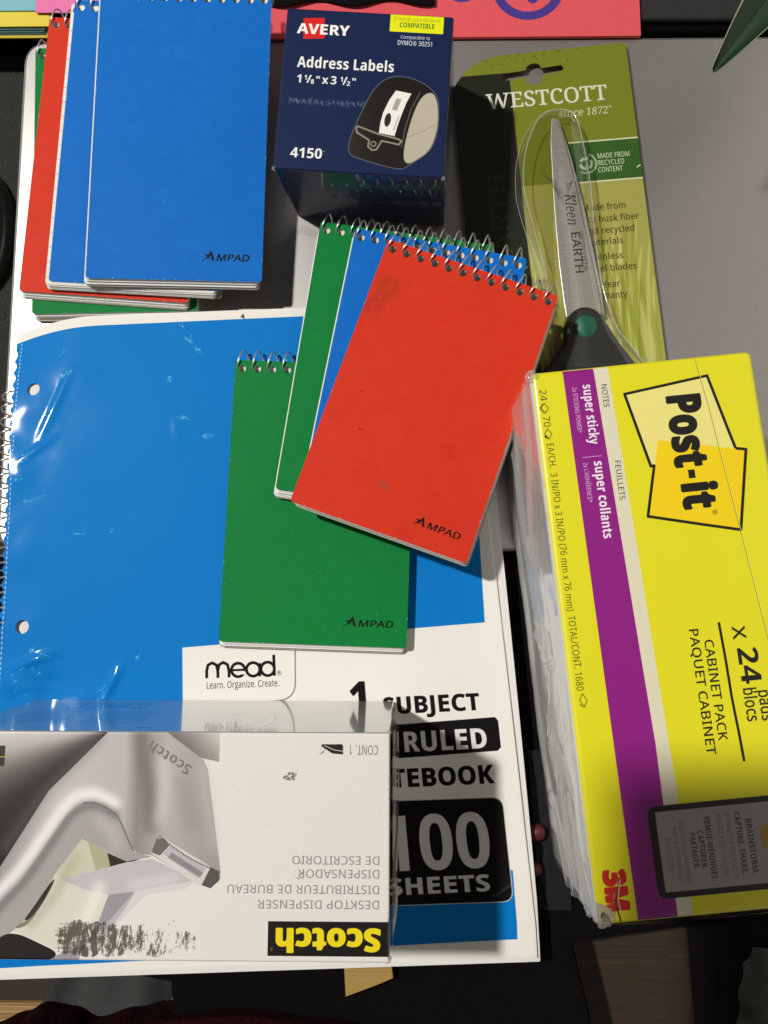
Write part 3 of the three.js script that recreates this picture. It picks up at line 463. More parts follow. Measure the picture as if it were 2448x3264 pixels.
// ---- white carton of the tape dispenser
{
  const W = 147.5, L = 71.5, H = 70.2;
  const o = orient(thing('tape_dispenser_carton', 'white carton picturing a grey tape dispenser, lying upside down on the notebook', 'carton', [-74.9, 12.0, 70.6]), 0.004);
  const top = paint(W, L, 11, (k) => {
    // drawn the right way up: x from the carton's right edge, y from its front edge
    k.rect(0, 0, W, L, '#e5e1dc');
    const g0 = k.x.createLinearGradient(95 * k.px, 70 * k.px, 122 * k.px, 40 * k.px); g0.addColorStop(0, '#cfcac5'); g0.addColorStop(0.45, '#9c9792'); g0.addColorStop(1, '#1a1512');
    k.poly([[92.7, 71.5], [147, 71.5], [147, 28], [126.2, 28.5], [111.6, 52.5], [92.7, 71.5]], '#d3cec9');
    const mix = (t) => { const c = [[20, 16, 14], [26, 22, 19], [92, 87, 83], [178, 173, 168], [218, 213, 208]], f = Math.min(3.999, t * 4), i = Math.floor(f), w = f - i; return `rgb(${[0, 1, 2].map((j) => Math.round(c[i][j] * (1 - w) + c[i + 1][j] * w)).join(',')})`; };
    for (let i = 0; i < 150; i++) { const th = -0.93 + i * 0.0062; k.poly([[91.6, 73], [91.6 + 90 * Math.cos(th), 73 + 90 * Math.sin(th)], [91.6 + 90 * Math.cos(th + 0.02), 73 + 90 * Math.sin(th + 0.02)]], mix(i < 45 ? i / 180 : 0.25 + (i - 45) / 140)); }
    { const g1 = k.x.createLinearGradient(70 * k.px, 66 * k.px, 59 * k.px, 76 * k.px); g1.addColorStop(0, '#5f5955'); g1.addColorStop(1, '#dcd7d2'); k.poly([[76, 72], [56, 72], [56, 62], [63, 63.4]], g1); }
    // grey body with its arch
    const soft = (mmv, f) => { k.x.filter = `blur(${mmv * k.px}px)`; f(); k.x.filter = 'none'; };
    const gb = k.x.createLinearGradient(58 * k.px, 0, 126 * k.px, 0); gb.addColorStop(0, '#a29d9b'); gb.addColorStop(0.22, '#b5b0ae'); gb.addColorStop(0.36, '#8f8a88'); gb.addColorStop(0.42, '#b9b4b3'); gb.addColorStop(0.75, '#c4c0bf'); gb.addColorStop(1, '#9e9a99');
    k.poly([[92.7, 71.6], [73.7, 71.6], [63.7, 64.4], [61.2, 62.6], [59.6, 59.6], [54.7, 28.4], [54.6, 25.4], [57.7, 22.6], [62.1, 24.0], [76.8, 32.4], [81.7, 33.0], [84, 35.4], [86.8, 41.2], [89, 44.8], [92.8, 47.4], [96.6, 48.8], [100.9, 48.4], [104, 46.2], [107.0, 42.5], [118.0, 26.3], [125.5, 17.9], [147, -6], [147, -1], [126.2, 28.5], [111.6, 52.5]], gb);
    const sm = (p, n = 60) => new THREE.SplineCurve(p.map(([a, b]) => new THREE.Vector2(a, b))).getPoints(n).map((v) => [v.x, v.y]);
    const arch = sm([[147, -6], [125.5, 17.9], [118.0, 26.3], [107.0, 42.5], [104, 46.2], [100.9, 48.4], [96.6, 48.8], [92.8, 47.4], [89, 44.8], [86.8, 41.2], [84, 35.4], [82.9, 33.6]]);
    soft(1.1, () => k.curve(arch.slice(0, 46).map(([a, b], i) => [a + 3.6 * (0.45 - 0.4 * i / 46), b + 3.6 * (0.5 + 0.45 * i / 46)]), null, '#efedec', 3.6, false));
    soft(1.6, () => { k.line([[126, 33], [113, 52], [95, 70]], 'rgba(120,116,115,.55)', 3.2); k.line([[82.5, 72], [79, 54], [77.6, 40]], 'rgba(104,98,96,.75)', 4.2); k.line([[74.8, 64], [73.4, 52], [75.6, 42]], 'rgba(214,211,209,.8)', 3.0); k.line([[61.5, 62], [56.6, 34]], 'rgba(206,202,200,.6)', 2.4); k.line([[68, 58], [64, 40]], 'rgba(140,135,133,.35)', 5); });
    k.poly([...arch, [77, 32], [85.1, 30.5], [99.9, 37.2], [107.7, 27.2], [114.1, 15], [120.9, 8.9], [124.5, 5.9], [147, -20]], '#a6a2a1'); soft(0.8, () => k.curve(arch.map(([a, b]) => [a - 0.9, b - 1.0]).slice(0, 44), null, 'rgba(112,108,108,.75)', 2.4, false)); soft(1.4, () => k.line([[96, 44], [90, 40], [88, 34]], 'rgba(196,192,190,.7)', 3)); k.curve(arch.slice(28), null, 'rgba(110,105,104,.8)', 0.6, false);
    k.text('Scotch', 64.6, 60.2, 3.2, '#77716e', { bold: true, wd: 16.4, rot: 0.56 });
    // roll and the tape pulled from it
    k.poly([[99.9, 37.4], [85.1, 30.5], [86, 27], [91, 20.2], [93.3, 12.3], [105.4, 3.0], [120.9, 8.9], [114.1, 15.0], [107.7, 27.2]], '#d9d6c8');
    k.poly([[99.9, 37.4], [85.1, 30.5], [84, 28.6], [92, 27.4], [100, 25.6], [106, 24.8], [107.7, 27.2]], '#cbc9b4'); k.poly([[92, 33.4], [85.1, 30.5], [80.5, 31.4], [86, 29.4], [92, 28.6]], '#26211a'); k.poly([[98, 36.6], [91.6, 33.4], [90.4, 29.0], [95, 27.6]], '#aeae8a');
    k.curve([[118, 11.6], [114.6, 13.0], [110.4, 19.6], [107.6, 25.8], [110, 23.2], [115, 15.6]], '#1b1613'); k.curve([[120.6, 9.4], [116, 10.6], [113, 15.4], [115.4, 12.6], [119, 11]], '#7d786a');
    k.poly([[106, 24.8], [85.1, 30.3], [76.8, 31.4], [62.2, 24.8], [81.9, 21.5], [90.6, 20.2], [98, 21.6]], '#c2bdc2'); k.poly([[90.6, 20.2], [81.9, 21.4], [84.8, 16.2], [91.6, 7.2], [105.0, 2.2], [110, 0], [99.5, 0], [93.3, 12.3]], '#9a969c');
    k.poly([[81.9, 21.5], [62.2, 24.8], [66, 22], [78, 20.6], [97, 2], [100, 1]], 'rgba(205,201,205,.6)');
    k.curve([[120.9, 8.9], [112, 5.2], [105.4, 2.2], [109.3, -0.4], [130, -0.4], [127, 6]], '#17120f');
    soft(1.3, () => { k.line([[116, 10], [108, 20], [101, 33]], 'rgba(168,164,140,.6)', 2.6); k.line([[100, 8], [96, 16], [93, 24]], 'rgba(240,238,228,.8)', 4); k.line([[84, 23], [68, 25.6]], 'rgba(226,222,226,.7)', 2.6); });
    // cutter
    k.poly([[77.4, 33.2], [74.9, 38.0], [73.0, 37.6], [55.1, 27.6], [55.0, 24.6], [57.7, 22.4], [62.5, 23.8]], '#d7d3d0'); k.poly([[75.6, 37.8], [73.0, 37.6], [71.4, 35.6], [74.4, 32.4], [77.2, 33.4]], '#6d6762'); k.poly([[57.8, 29.0], [55.0, 27.4], [55.0, 24.8], [57.7, 22.4], [60.6, 23.4]], '#57524e'); k.poly([[73.6, 33.0], [71.0, 35.4], [59.2, 28.6], [61.6, 25.4]], '#bcb7bb'); k.poly([[71.8, 31.8], [70.6, 33.4], [60.2, 27.2], [61.2, 25.8]], '#8e888c');
    for (let i = 0; i < 26; i++) { const t = i / 25, a = 75.0 - t * 19.6, b = 38.3 - t * 10.7 - Math.sin(t * 3.14) * 1.2; k.poly([[a, b], [a - 0.45, b + 0.45], [a - 0.8, b - 0.4]], '#4f4a46'); }
    // lettering
    k.rect(0, 2.0, 38.9, 10.5, '#100c0a'); k.text('Scotch', 2.7, 10.3, 6.6, '#efd913', { bold: true, wd: 34.2, fat: 0.55 }); k.text('®', 37.0, 4.6, 1.1, '#8a7f10');
    const gry = '#8d8884'; k.text('DESKTOP DISPENSER', 3.0, 19.0, 2.6, gry, { wd: 39.4 }); k.text('DISTRIBUTEUR DE BUREAU', 3.0, 23.7, 2.6, gry, { wd: 49.6 }); k.text('DISPENSADOR', 3.0, 28.5, 2.6, gry, { wd: 26.6 }); k.text('DE ESCRITORIO', 3.0, 32.7, 2.6, gry, { wd: 28.7 });
    k.text('CONT. 1', 3.8, 67.6, 2.9, '#77716d', { wd: 9.9 }); k.poly([[15.6, 64.6], [15.6, 67.6], [18, 67.8], [21, 66.4], [23.2, 64.4], [21.8, 65.2], [21.0, 67.6], [16.4, 67.9], [15.4, 67.2]], '#171210'); k.poly([[15.4, 64.6], [19, 64.9], [22.6, 67.2], [23.3, 64.2], [22.4, 67.8], [15.6, 67.8]], '#171210'); k.line([[15.6, 65.6], [18.4, 66.0], [21.6, 67.4]], '#d5d0cb', 0.25);
    k.rect(126.7, 60.2, 10, 6.6, '#1c1510'); k.line([[126.7, 63.2], [136, 63.2]], '#c9a51a', 0.3);
    // black rub marks
    for (let a = 62; a < 107; a += 0.13) for (let b = 0.8; b < 13.4; b += 0.15) {
      const t = (a - 62) / 45, top = 8.6 + 3.4 * t + 1.4 * nz(a * 0.5, 1.7, 2), bot = 2.6 - 0.8 * t + 0.9 * nz(a * 0.6, 9.1, 4); const d = Math.min(b - bot, top - b); if (d < -0.6) continue;
      const body = 0.62 * nz(a * 0.55, b * 0.16, 3) + 0.5 * nz(a * 1.7, b * 0.5, 6) + 0.45 * nz(a * 4.5, b * 2.2, 8) + (t - 0.52) * 0.75 + Math.min(0.15, d * 0.12) - Math.max(0, t - 0.86) * 9 * (0.6 + nz(b * 0.9, 4.4, 2));
      const v = (body + 0.12 * (rnd() - 0.5)) * 2.6; if (v <= 0.05 || t > 0.975 && rnd() < 0.6) continue;
      k.rect(a, b, 0.15, 0.17, `rgba(46,40,29,${Math.min(0.72, v)})`);
    }
    k.specks(26, 'rgba(60,54,44,.4)', 0.06, 0.25, [62, 1, 90, 13]); k.specks(26, 'rgba(90,92,74,.7)', 0.1, 0.6, [30.4, 56.4, 34.6, 58.6]); k.specks(16, 'rgba(120,120,80,.4)', 0.1, 0.4, [27, 25, 31, 31]); k.specks(40, 'rgba(110,104,96,.4)', 0.05, 0.2, [0, 12, 60, 70]);
    k.line([[0.6, 1.6], [0.9, 8], [0.4, 14]], 'rgba(70,58,44,.6)', 0.25); k.specks(30, 'rgba(80,68,52,.5)', 0.05, 0.2, [0, 0, 0.8, 71]);
  });
  top.center.set(0.5, 0.5); top.rotation = Math.PI;
  const back = paint(W, H, 8, (k) => {       // as seen from behind the carton
    k.rect(0, 0, W, H, '#9a9c9b');
    const cx = 51, cy = 22, e = (r, col, lw) => { k.x.strokeStyle = col; k.x.lineWidth = lw * k.px; k.x.beginPath(); k.x.ellipse(cx * k.px, cy * k.px, r * 0.75 * k.px, r * 1.45 * k.px, 0, 0, 7); k.x.stroke(); };
    k.x.fillStyle = '#aebcb8'; k.x.beginPath(); k.x.ellipse(cx * k.px, cy * k.px, 9.4 * k.px, 18 * k.px, 0, 0, 7); k.x.fill();
    for (const [r, l] of [[12.4, 0.7], [9.2, 0.5], [7.6, 0.5], [5.4, 0.5], [3.8, 0.6]]) e(r, '#20262a', l); k.line([[44, 12], [37, 24], [34.6, 36], [38.6, 38], [42, 30]], '#2a3034', 0.5);
    
    for (let i = 0; i < 14; i++) k.rect(86 + rnd() * 3, 14 + i * 2.0, 24 - rnd() * 4, 0.7, 'rgba(50,56,64,.85)'); for (let i = 0; i < 14; i++) k.rect(114 + rnd() * 3, 16 + i * 2.0, 26 - rnd() * 5, 0.7, 'rgba(50,56,64,.8)');
    for (let i = 0; i < 26; i++) k.rect(96 + i * 1.2, 46, 0.3 + rnd() * 0.6, 16, '#32363c');
    k.text('®', 12, 30, 2, '#33383c'); k.rect(80, 6, 6, 1.6, '#15181b');
    for (let i = 0; i < 6; i++) k.rect(10, 34 + i * 2, 26 - rnd() * 6, 0.5, 'rgba(90,96,100,.4)');
  });
  const gl = { roughness: 0.3, clearcoat: 1, clearcoatRoughness: 0.06, ior: 1.6 };
  const white = phy({ color: lin(0.6, 0.58, 0.55), ...gl });
  const endTex = paint(L, H, 8, (k) => { k.rect(0, 0, L, H, '#8d877f'); k.rect(0, 1.6, L, 1.0, '#3b2c1c'); k.rect(0, 2.6, L, 5.4, '#59534b'); k.line([[0, 8], [L, 8]], '#2a231c', 0.4); k.line([[30, 8], [46, H]], '#2c2824', 0.35); k.specks(500, 'rgba(60,50,40,.25)', 0.1, 0.6); });
  carton(o, W, H, L, 0.8, { all: white, top: phy({ map: top, roughness: 0.42, clearcoat: 0.35, clearcoatRoughness: 0.12 }), back: phy({ map: back, ...gl }), right: phy({ map: endTex, roughness: 0.5, clearcoat: 0.8, clearcoatRoughness: 0.08 }) },
    { top: 'top_panel', front: 'side_panel', back: 'side_panel', left: 'end_panel', right: 'end_panel', bottom: 'bottom_panel' },
    (x, y, z) => [x + (1 - y / H) * 1.4, y, z + 2.8 - (1 - y / H) * 3.4]);
  // loose end flaps inside the film, a little proud of the end
  part('end_flap', sheet((s, t) => [W / 2 + 0.5 + 1.8 * Math.sin(t * 2.6) * (0.4 + 0.6 * s) + 0.5, H - 3 - t * (H - 8), -L / 2 + 6 + s * (L - 10)], 14, 14, 0), std({ color: lin(0.42, 0.39, 0.35), roughness: 0.8, side: THREE.DoubleSide }), o, 'bent cardboard end flap');
  part('shrink_film', sheet((s, t) => [W / 2 + 0.9 + 2.4 * Math.sin(Math.min(1, t * 1.25) * 2.2) * (0.85 + 0.15 * Math.sin(s * 5)) + 0.25 * nz(s * 4, t * 3), H - 0.6 - t * (H - 2), -L / 2 + 1 + s * (L - 2)], 40, 24), phy({ color: lin(0.95, 0.95, 0.94), roughness: 0.07, transmission: 0.9, thickness: 0, ior: 1.5, side: THREE.DoubleSide }), o, 'loose clear shrink film over the end');
  crumple(o, W / 2 - 0.6, H - 1.2, -L / 2 + 3.0, 0.9, 71); crumple(o, W / 2 - 0.6, H - 1.4, L / 2 + 2.0, 1.2, 77);
}

// ---------------------------------------------------------------- carded scissors
{
  const yaw = -0.082, W = 82.3, L = 160, ox = 74.4, oz = -183.0 + 1.4;
  const lx = (u) => u - W / 2, lz = (v) => v - L / 2;
  const o = orient(thing('scissors_package', 'green card and clear blister package holding scissors, beside the navy box', 'package', [ox, 0.4, oz]), yaw);
  const art = paint(W, L, 11, (k) => {
    k.rect(0, 0, W, L, '#737e1a');
    for (let i = 0; i < 1500; i++) k.line([[rnd() * W, rnd() * L], [rnd() * W, rnd() * L]].map((p, j, a) => (j ? [a[0][0] + (rnd() - 0.5) * 2, a[0][1] + 3 + rnd() * 4] : p)), `rgba(${rnd() < 0.5 ? '150,160,40' : '90,100,16'},.10)`, 0.2);
    k.rect(0, 66, W, L - 66, '#a09d4c');
    const blade = (x0, x1, y0, y1, w, col) => k.curve([[x0, y0], [x0 + (x1 - x0) * 0.2 + w, y0 + (y1 - y0) * 0.5], [x1, y1], [x0 + (x1 - x0) * 0.2 - w, y0 + (y1 - y0) * 0.5]], col);
    for (let i = 0; i < 60; i++) { const x0 = 20 + rnd() * 62, y1 = 68 + rnd() * 50; blade(x0, x0 + (rnd() - 0.5) * 26, L + 4, y1, 0.6 + rnd() * 1.8, ['rgba(132,140,36,.55)', 'rgba(196,196,120,.6)', 'rgba(160,164,62,.6)', 'rgba(212,206,140,.5)'][i % 4]); }
    k.rect(50, 46.9, W - 50, 19.6, '#2f5a1a'); k.rect(50, 46.6, W - 50, 0.7, '#d5d3b4'); k.rect(50, 66.2, W - 50, 0.7, '#d5d3b4');
    k.rect(0, 10, 26.5, L - 10, '#141a08');
    for (let i = 0; i < 3; i++) { const a = i * 2.09 - 0.6; k.x.strokeStyle = '#aebf9c'; k.x.lineWidth = 1.3 * k.px; k.x.beginPath(); k.x.arc(57 * k.px, 57.6 * k.px, 2.6 * k.px, a, a + 1.6); k.x.stroke(); }
    k.x.strokeStyle = '#8fa57c'; k.x.lineWidth = 1.0 * k.px; k.x.beginPath(); k.x.arc(57 * k.px, 57.6 * k.px, 4.6 * k.px, -1.2, 2.2); k.x.stroke();
    const wg = '#cfd3b4'; k.text('MADE FROM', 62.4, 55.6, 2.5, wg, { wd: 15 }); k.text('RECYCLED', 62.2, 59.0, 2.5, wg, { wd: 12.4 }); k.text('CONTENT', 62.0, 62.3, 2.5, wg, { wd: 11.4 });
    k.text('WESTCOTT', 14.6, 27.2, 7.4, '#dad9c6', { fam: 'serif', wd: 56.0, fat: 0.2 }); k.text('since 1872', 47.0, 34.0, 3.6, '#d2d1b4', { fam: 'serif', wd: 22.8, italic: true }); k.text('®', 70.4, 31.4, 1.2, '#d2d1b4');
    const dk = '#3b3c16';
    for (const [s, a, b, w] of [['Made from', 52.6, 80.4, 20.2], ['rice husk fiber', 51.6, 86.0, 26.4], ['and recycled', 52.2, 91.5, 23.2], ['materials', 52.0, 96.9, 17.6], ['Stainless', 52.2, 103.9, 16.6], ['steel blades', 52.2, 109.4, 22.0], ['10 Year', 52.4, 117.0, 13.4], ['Warranty', 52.2, 122.2, 16.2]]) k.text(s, a, b, 3.0, dk, { wd: w, fat: 0.1 });
    k.text('EARTH', 19.6, 106, 8.6, '#2e331a', { wd: 48, rot: -Math.PI / 2 });
    k.specks(700, 'rgba(225,225,190,.15)', 0.04, 0.15); k.specks(10, 'rgba(235,232,210,.6)', 0.1, 0.3);
    k.line([[79.8, 61.4], [81.6, 60.2]], '#dcdcc4', 0.5); k.line([[W - 0.2, 2], [W - 0.2, L]], 'rgba(40,36,16,.8)', 0.4);
    k.specks(60, 'rgba(60,64,20,.5)', 0.1, 0.5, [14, 0, 60, 6]);
  });
  const sh = new THREE.Shape(), q = (u, v) => [lx(u), -lz(v)];
  sh.moveTo(...q(0, L)); sh.lineTo(...q(W, L)); sh.lineTo(...q(W, 2.4)); sh.quadraticCurveTo(...q(W, 0), ...q(W - 2.4, -0.4)); sh.lineTo(...q(52, 0.2)); sh.lineTo(...q(24, 0.8)); sh.quadraticCurveTo(...q(8, 2), ...q(0, 16)); sh.closePath();
  const hg = new THREE.Path(); hg.moveTo(...q(24.4, 10.2)); hg.lineTo(...q(34.4, 9.4)); hg.quadraticCurveTo(...q(35, 6.4), ...q(38.4, 6.3)); hg.quadraticCurveTo(...q(41.4, 6.3), ...q(41.6, 9.0)); hg.lineTo(...q(50.8, 8.2)); hg.quadraticCurveTo(...q(52.8, 9.8), ...q(50.8, 11.4)); hg.lineTo(...q(41.8, 12.4)); hg.quadraticCurveTo(...q(41.2, 16.8), ...q(37.6, 16.9)); hg.quadraticCurveTo(...q(33.6, 16.8), ...q(33.6, 13.0)); hg.lineTo(...q(24.4, 13.8)); hg.quadraticCurveTo(...q(22.2, 12), ...q(24.4, 10.2));
  sh.holes.push(hg);
  const cg = slab(sh, 0.7, 1.9); planarUV(cg, -W / 2, -L / 2, W, L);
  part('card', cg, phy({ map: art, roughness: 0.4, clearcoat: 0.3, clearcoatRoughness: 0.1 }), o, 'printed green backing card with hang hole').material = [phy({ map: art, roughness: 0.42, clearcoat: 0.3, clearcoatRoughness: 0.1 }), std({ color: lin(0.12, 0.1, 0.05), roughness: 0.9 })];
  // folded rear edges that hold the card off the surface
  part('card_fold', [box(2.2, 1.7, L - 20, W / 2 - 6, 0.9, 4), box(2.2, 1.7, L - 30, -W / 2 + 6, 0.9, 8), box(W - 24, 1.7, 2, 4, 0.9, L / 2 - 4)], std({ color: lin(0.2, 0.18, 0.1), roughness: 0.9 }), o);
  // blister: an outline raised over the card, inset towards its flat top
  const out = [[36.5, 36], [44, 33.6], [52, 36], [55, 50], [56.2, 72], [55.4, 100], [56.6, 122], [60.5, 138], [69, 152], [72, 159.4], [14, 159.4], [19, 148], [26.5, 132], [30.2, 116], [27.4, 92], [24.6, 70], [28, 50]];
  const ring = (f, y, d) => { const c = new THREE.CatmullRomCurve3(out.map(([u, v]) => { const cu = 42 + (v > 125 ? 0 : 0), w = (u - cu) * f + cu; return new THREE.Vector3(lx(w), y, lz(Math.min(159.6, v + (v < 60 ? d : 0)))); }), true); return c.getPoints(90); };
  const lev = [ring(1.05, 2.75, -1), ring(1, 4, 0), ring(0.97, 8.4, 0.8), ring(0.945, 10.4, 1.6), ring(0.91, 11.7, 2.6), ring(0.86, 12.6, 4), ring(0.78, 13.3, 6), ring(0.5, 13.9, 14), ring(0.12, 14, 30)];
  const bp = [], bi = []; lev.forEach((r) => r.forEach((p) => bp.push(p.x, p.y, p.z))); const nr = lev[0].length;
  for (let j = 0; j < lev.length - 1; j++) for (let i = 0; i < nr - 1; i++) { const a = j * nr + i; bi.push(a, a + nr, a + 1, a + 1, a + nr, a + nr + 1); }
  const bg = new THREE.BufferGeometry(); bg.setAttribute('position', new THREE.Float32BufferAttribute(bp, 3)); bg.setIndex(bi); bg.computeVertexNormals();
  const bl = part('blister', bg, M.blister, o, 'clear moulded plastic blister');
  const rim = phy({ color: lin(0.93, 0.93, 0.9), roughness: 0.08, transmission: 0.8, thickness: 0, ior: 1.55, clearcoat: 1, clearcoatRoughness: 0.04 });
  part('highlight_rib', new THREE.TubeGeometry(new THREE.CatmullRomCurve3(ring(0.93, 11.5, 2), true), 220, 0.28, 8, true), rim, bl);  // thin rib added so the blister edge shows a highlight line
  part('blister_flange', new THREE.TubeGeometry(new THREE.CatmullRomCurve3(ring(1.06, 2.95, -1), true), 220, 0.16, 6, true), rim, bl);

  // the scissors inside
  const s = orient(thing('scissors', 'steel scissors with black handle and green pivot cap inside the blister package', 'scissors', [ox, 3.2, oz]), yaw);
  const etch = paint(20, 96, 12, (k) => { k.rect(0, 0, 20, 96, '#d6d3ce'); for (let i = 0; i < 700; i++) { const y = rnd() * 96; k.line([[0, y], [20, y + (rnd() - 0.5) * 2]], `rgba(${rnd() < 0.5 ? '90,88,86' : '220,218,214'},.10)`, 0.06 + rnd() * 0.1); } k.text('Kleen', 8.2, 38, 4.6, '#55514e', { fam: 'serif', italic: true, rot: Math.PI / 2, wd: 15 }); k.text('EARTH', 9.0, 56, 3.8, '#55514e', { rot: Math.PI / 2, wd: 20, fat: 0.05 }); k.text('WESTCOTT®', 12.6, 56, 1.9, '#6a6663', { rot: Math.PI / 2, wd: 19 }); });
  const steel = std({ map: etch, metalness: 0.75, roughness: 0.4 });
  const bladePts = [[42.3, 37.8], [43.4, 37.3], [44.6, 38.4], [46.3, 45.7], [49.4, 69.0], [51.6, 95.5], [53.9, 118.0], [54.4, 131], [38.8, 131], [38.4, 123.3], [38.2, 105.5], [38.9, 79.4], [40.6, 49.1]].map(([u, v]) => [lx(u), lz(v)]);
  const b1 = slab(bladePts, 1.3, 4.2, [], 0.25); planarUV(b1, lx(36), lz(36), 20, 96);
  part('blade', b1, steel, s, 'steel blade with etched lettering');
  const b2 = slab([[44.4, 36.8], [46.0, 38], [49.6, 56], [52.6, 80], [54.4, 100], [56.0, 120], [56, 131], [42, 131], [43, 100], [44, 70]].map(([u, v]) => [lx(u), lz(v)]), 1.3, 2.5, [], 0.25); planarUV(b2, lx(36), lz(36), 20, 96);
  part('blade', b2, steel, s, 'rear steel blade');
  const hm = std({ color: lin(0.016, 0.015, 0.016), roughness: 0.5, bumpMap: fineGrain, bumpScale: 0.00003 });
  part('handle', slab(new THREE.Shape(new THREE.SplineCurve([[36.4, 143], [37.6, 135], [40.8, 130], [46, 127.6], [51.6, 129.4], [55.2, 135], [59, 143], [65, 153], [67, 158.6], [46, 158.6], [24, 158.6], [29, 152]].map(([u, v]) => new THREE.Vector2(lx(u), -lz(v)))).getPoints(70)), 6.2, 1.6, [], 1.6), hm, s, 'black plastic handle');
  const cap = new THREE.LatheGeometry([[0, 1.5], [2.4, 1.35], [4.2, 0.9], [5.0, 0.2], [5.1, 0]].map(([a, b]) => new THREE.Vector2(a, b)), 32).translate(lx(46.4), 7.8, lz(136.8));
  part('pivot_cap', cap, std({ color: lin(0.018, 0.13, 0.085), roughness: 0.45, side: THREE.DoubleSide }), s, 'round green pivot cap');
}

// ---------------------------------------------------------------- papers behind the laptop
const flyerText = (base, ink) => paint(90, 60, 9, (k) => { k.rect(0, 0, 90, 60, base); for (let y = 6; y < 58; y += 2.3) { let a = 4 + rnd() * 2; while (a < 84) { const w = 1.5 + rnd() * 5; k.rect(a, y, Math.min(w, 86 - a), 0.75, ink); a += w + 0.9; } } });
{
  const f = thing('folder', 'yellow paper folder with teal sheets inside, at the corner of the laptop', 'folder', [-225, -0.2, -309]);
  const ye = std({ color: lin(0.62, 0.46, 0.05), roughness: 0.85 });
  part('folder_back', box(128, 0.8, 74, 0, 0.4, 0.6), ye, f);
  part('sheets', [box(125, 0.5, 73, -1, 1.1, -0.2), box(125, 0.5, 73, -1.6, 1.7, -0.8), box(125, 0.5, 73, -1, 2.3, -1.6)], std({ color: lin(0.06, 0.13, 0.12), roughness: 0.9 }), f, 'dark teal sheets');
  part('folder_front', box(128, 0.7, 74, 0, 3.4, -3), std({ color: lin(0.75, 0.6, 0.06), roughness: 0.8 }), f);
}
{
  const a = thing('flyer', 'pale cyan flyer with small print lying on the yellow folder', 'flyer', [-216, 3.8, -322]);
  const g = planarUV(box(98, 0.5, 79, 0, 0.25, 0), -45, -30, 90, 60); part('printed_sheet', g, std({ map: flyerText('#7db9c4', 'rgba(40,70,80,.55)'), roughness: 0.85 }), a);
  const b = thing('flyer', 'bright pink flyer with small print lying partly over the cyan flyer', 'flyer', [-125.4, 4.6, -324]);
  orient(b, 0.02); const g2 = planarUV(box(82, 0.5, 88, 0, 0.25, 0), -45, -30, 90, 60); part('printed_sheet', g2, std({ map: flyerText('#e879ae', 'rgba(150,50,100,.5)'), roughness: 0.85 }), b);
}
{
  const s = thing('paper_sign', 'coral pink paper sign with purple handwriting behind the navy box', 'sign', [-3, 0.3, -331]);
  const t = paint(238, 124, 7, (k) => {
    k.rect(0, 0, 238, 124, '#dc5059'); k.specks(3000, 'rgba(255,150,150,.14)', 0.05, 0.3); k.specks(2000, 'rgba(150,30,50,.12)', 0.05, 0.3);
    const p = '#3f2a86';
    k.x.strokeStyle = p; k.x.lineCap = 'round'; k.x.lineWidth = 4.2 * k.px; k.x.beginPath(); k.x.ellipse(186 * k.px, 98 * k.px, 15 * k.px, 15.5 * k.px, 0.3, -0.5, 4.0); k.x.stroke();
    k.line([[184, 94], [188, 104.5]], p, 5.2); k.curve([[142, 96], [150, 103.5], [157, 104.5], [163, 100]], null, p, 4.2, false); k.line([[108, 60], [108, 96]], p, 4.2); k.line([[60, 40], [84, 92], [96, 50]], p, 4.2);
  });
  part('painted_sheet', planarUV(slab(roundRect(238, 124, 0.4), 1.6, 0.2), -119, -62, 238, 124), std({ map: t, roughness: 0.8 }), s);
  const st = thing('strap', 'black webbing strap lying across the pink sign behind the navy box', 'strap', [-22, 2.2, -297]);
  part('webbing', sheet((a, b) => [-38 + a * 80, 1.2 + 1.5 * Math.abs(Math.sin(a * 9)) , 11.5 - b * 22 + 1.6 * Math.sin(a * 15)], 60, 4, 1.1), M.blackCloth, st);
  part('buckle', rbox(9, 5, 20, 1.5, 30, 3.2, 0), M.blackPlastic, st);
}
{
  const d = thing('wireless_mouse', 'glossy black rounded mouse on the charcoal mat', 'mouse', [-206, -20, -183]);
  const g = new THREE.SphereGeometry(1, 40, 24).scale(24, 30, 34); const p = g.attributes.position; for (let i = 0; i < p.count; i++) { if (p.getY(i) < 0) p.setY(i, 0); p.setX(i, Math.sign(p.getX(i)) * 24 * Math.pow(Math.abs(p.getX(i)) / 24, 0.72)); } g.scale(1, 0.55, 1); g.computeVertexNormals();
  part('shell', g, phy({ color: lin(0.008, 0.008, 0.009), roughness: 0.3, clearcoat: 0.4 }), d);
  part('scroll_wheel', new THREE.TorusGeometry(4, 1.6, 8, 20).rotateY(Math.PI / 2).translate(0, 14.5, -18), M.blackPlastic, d);
}
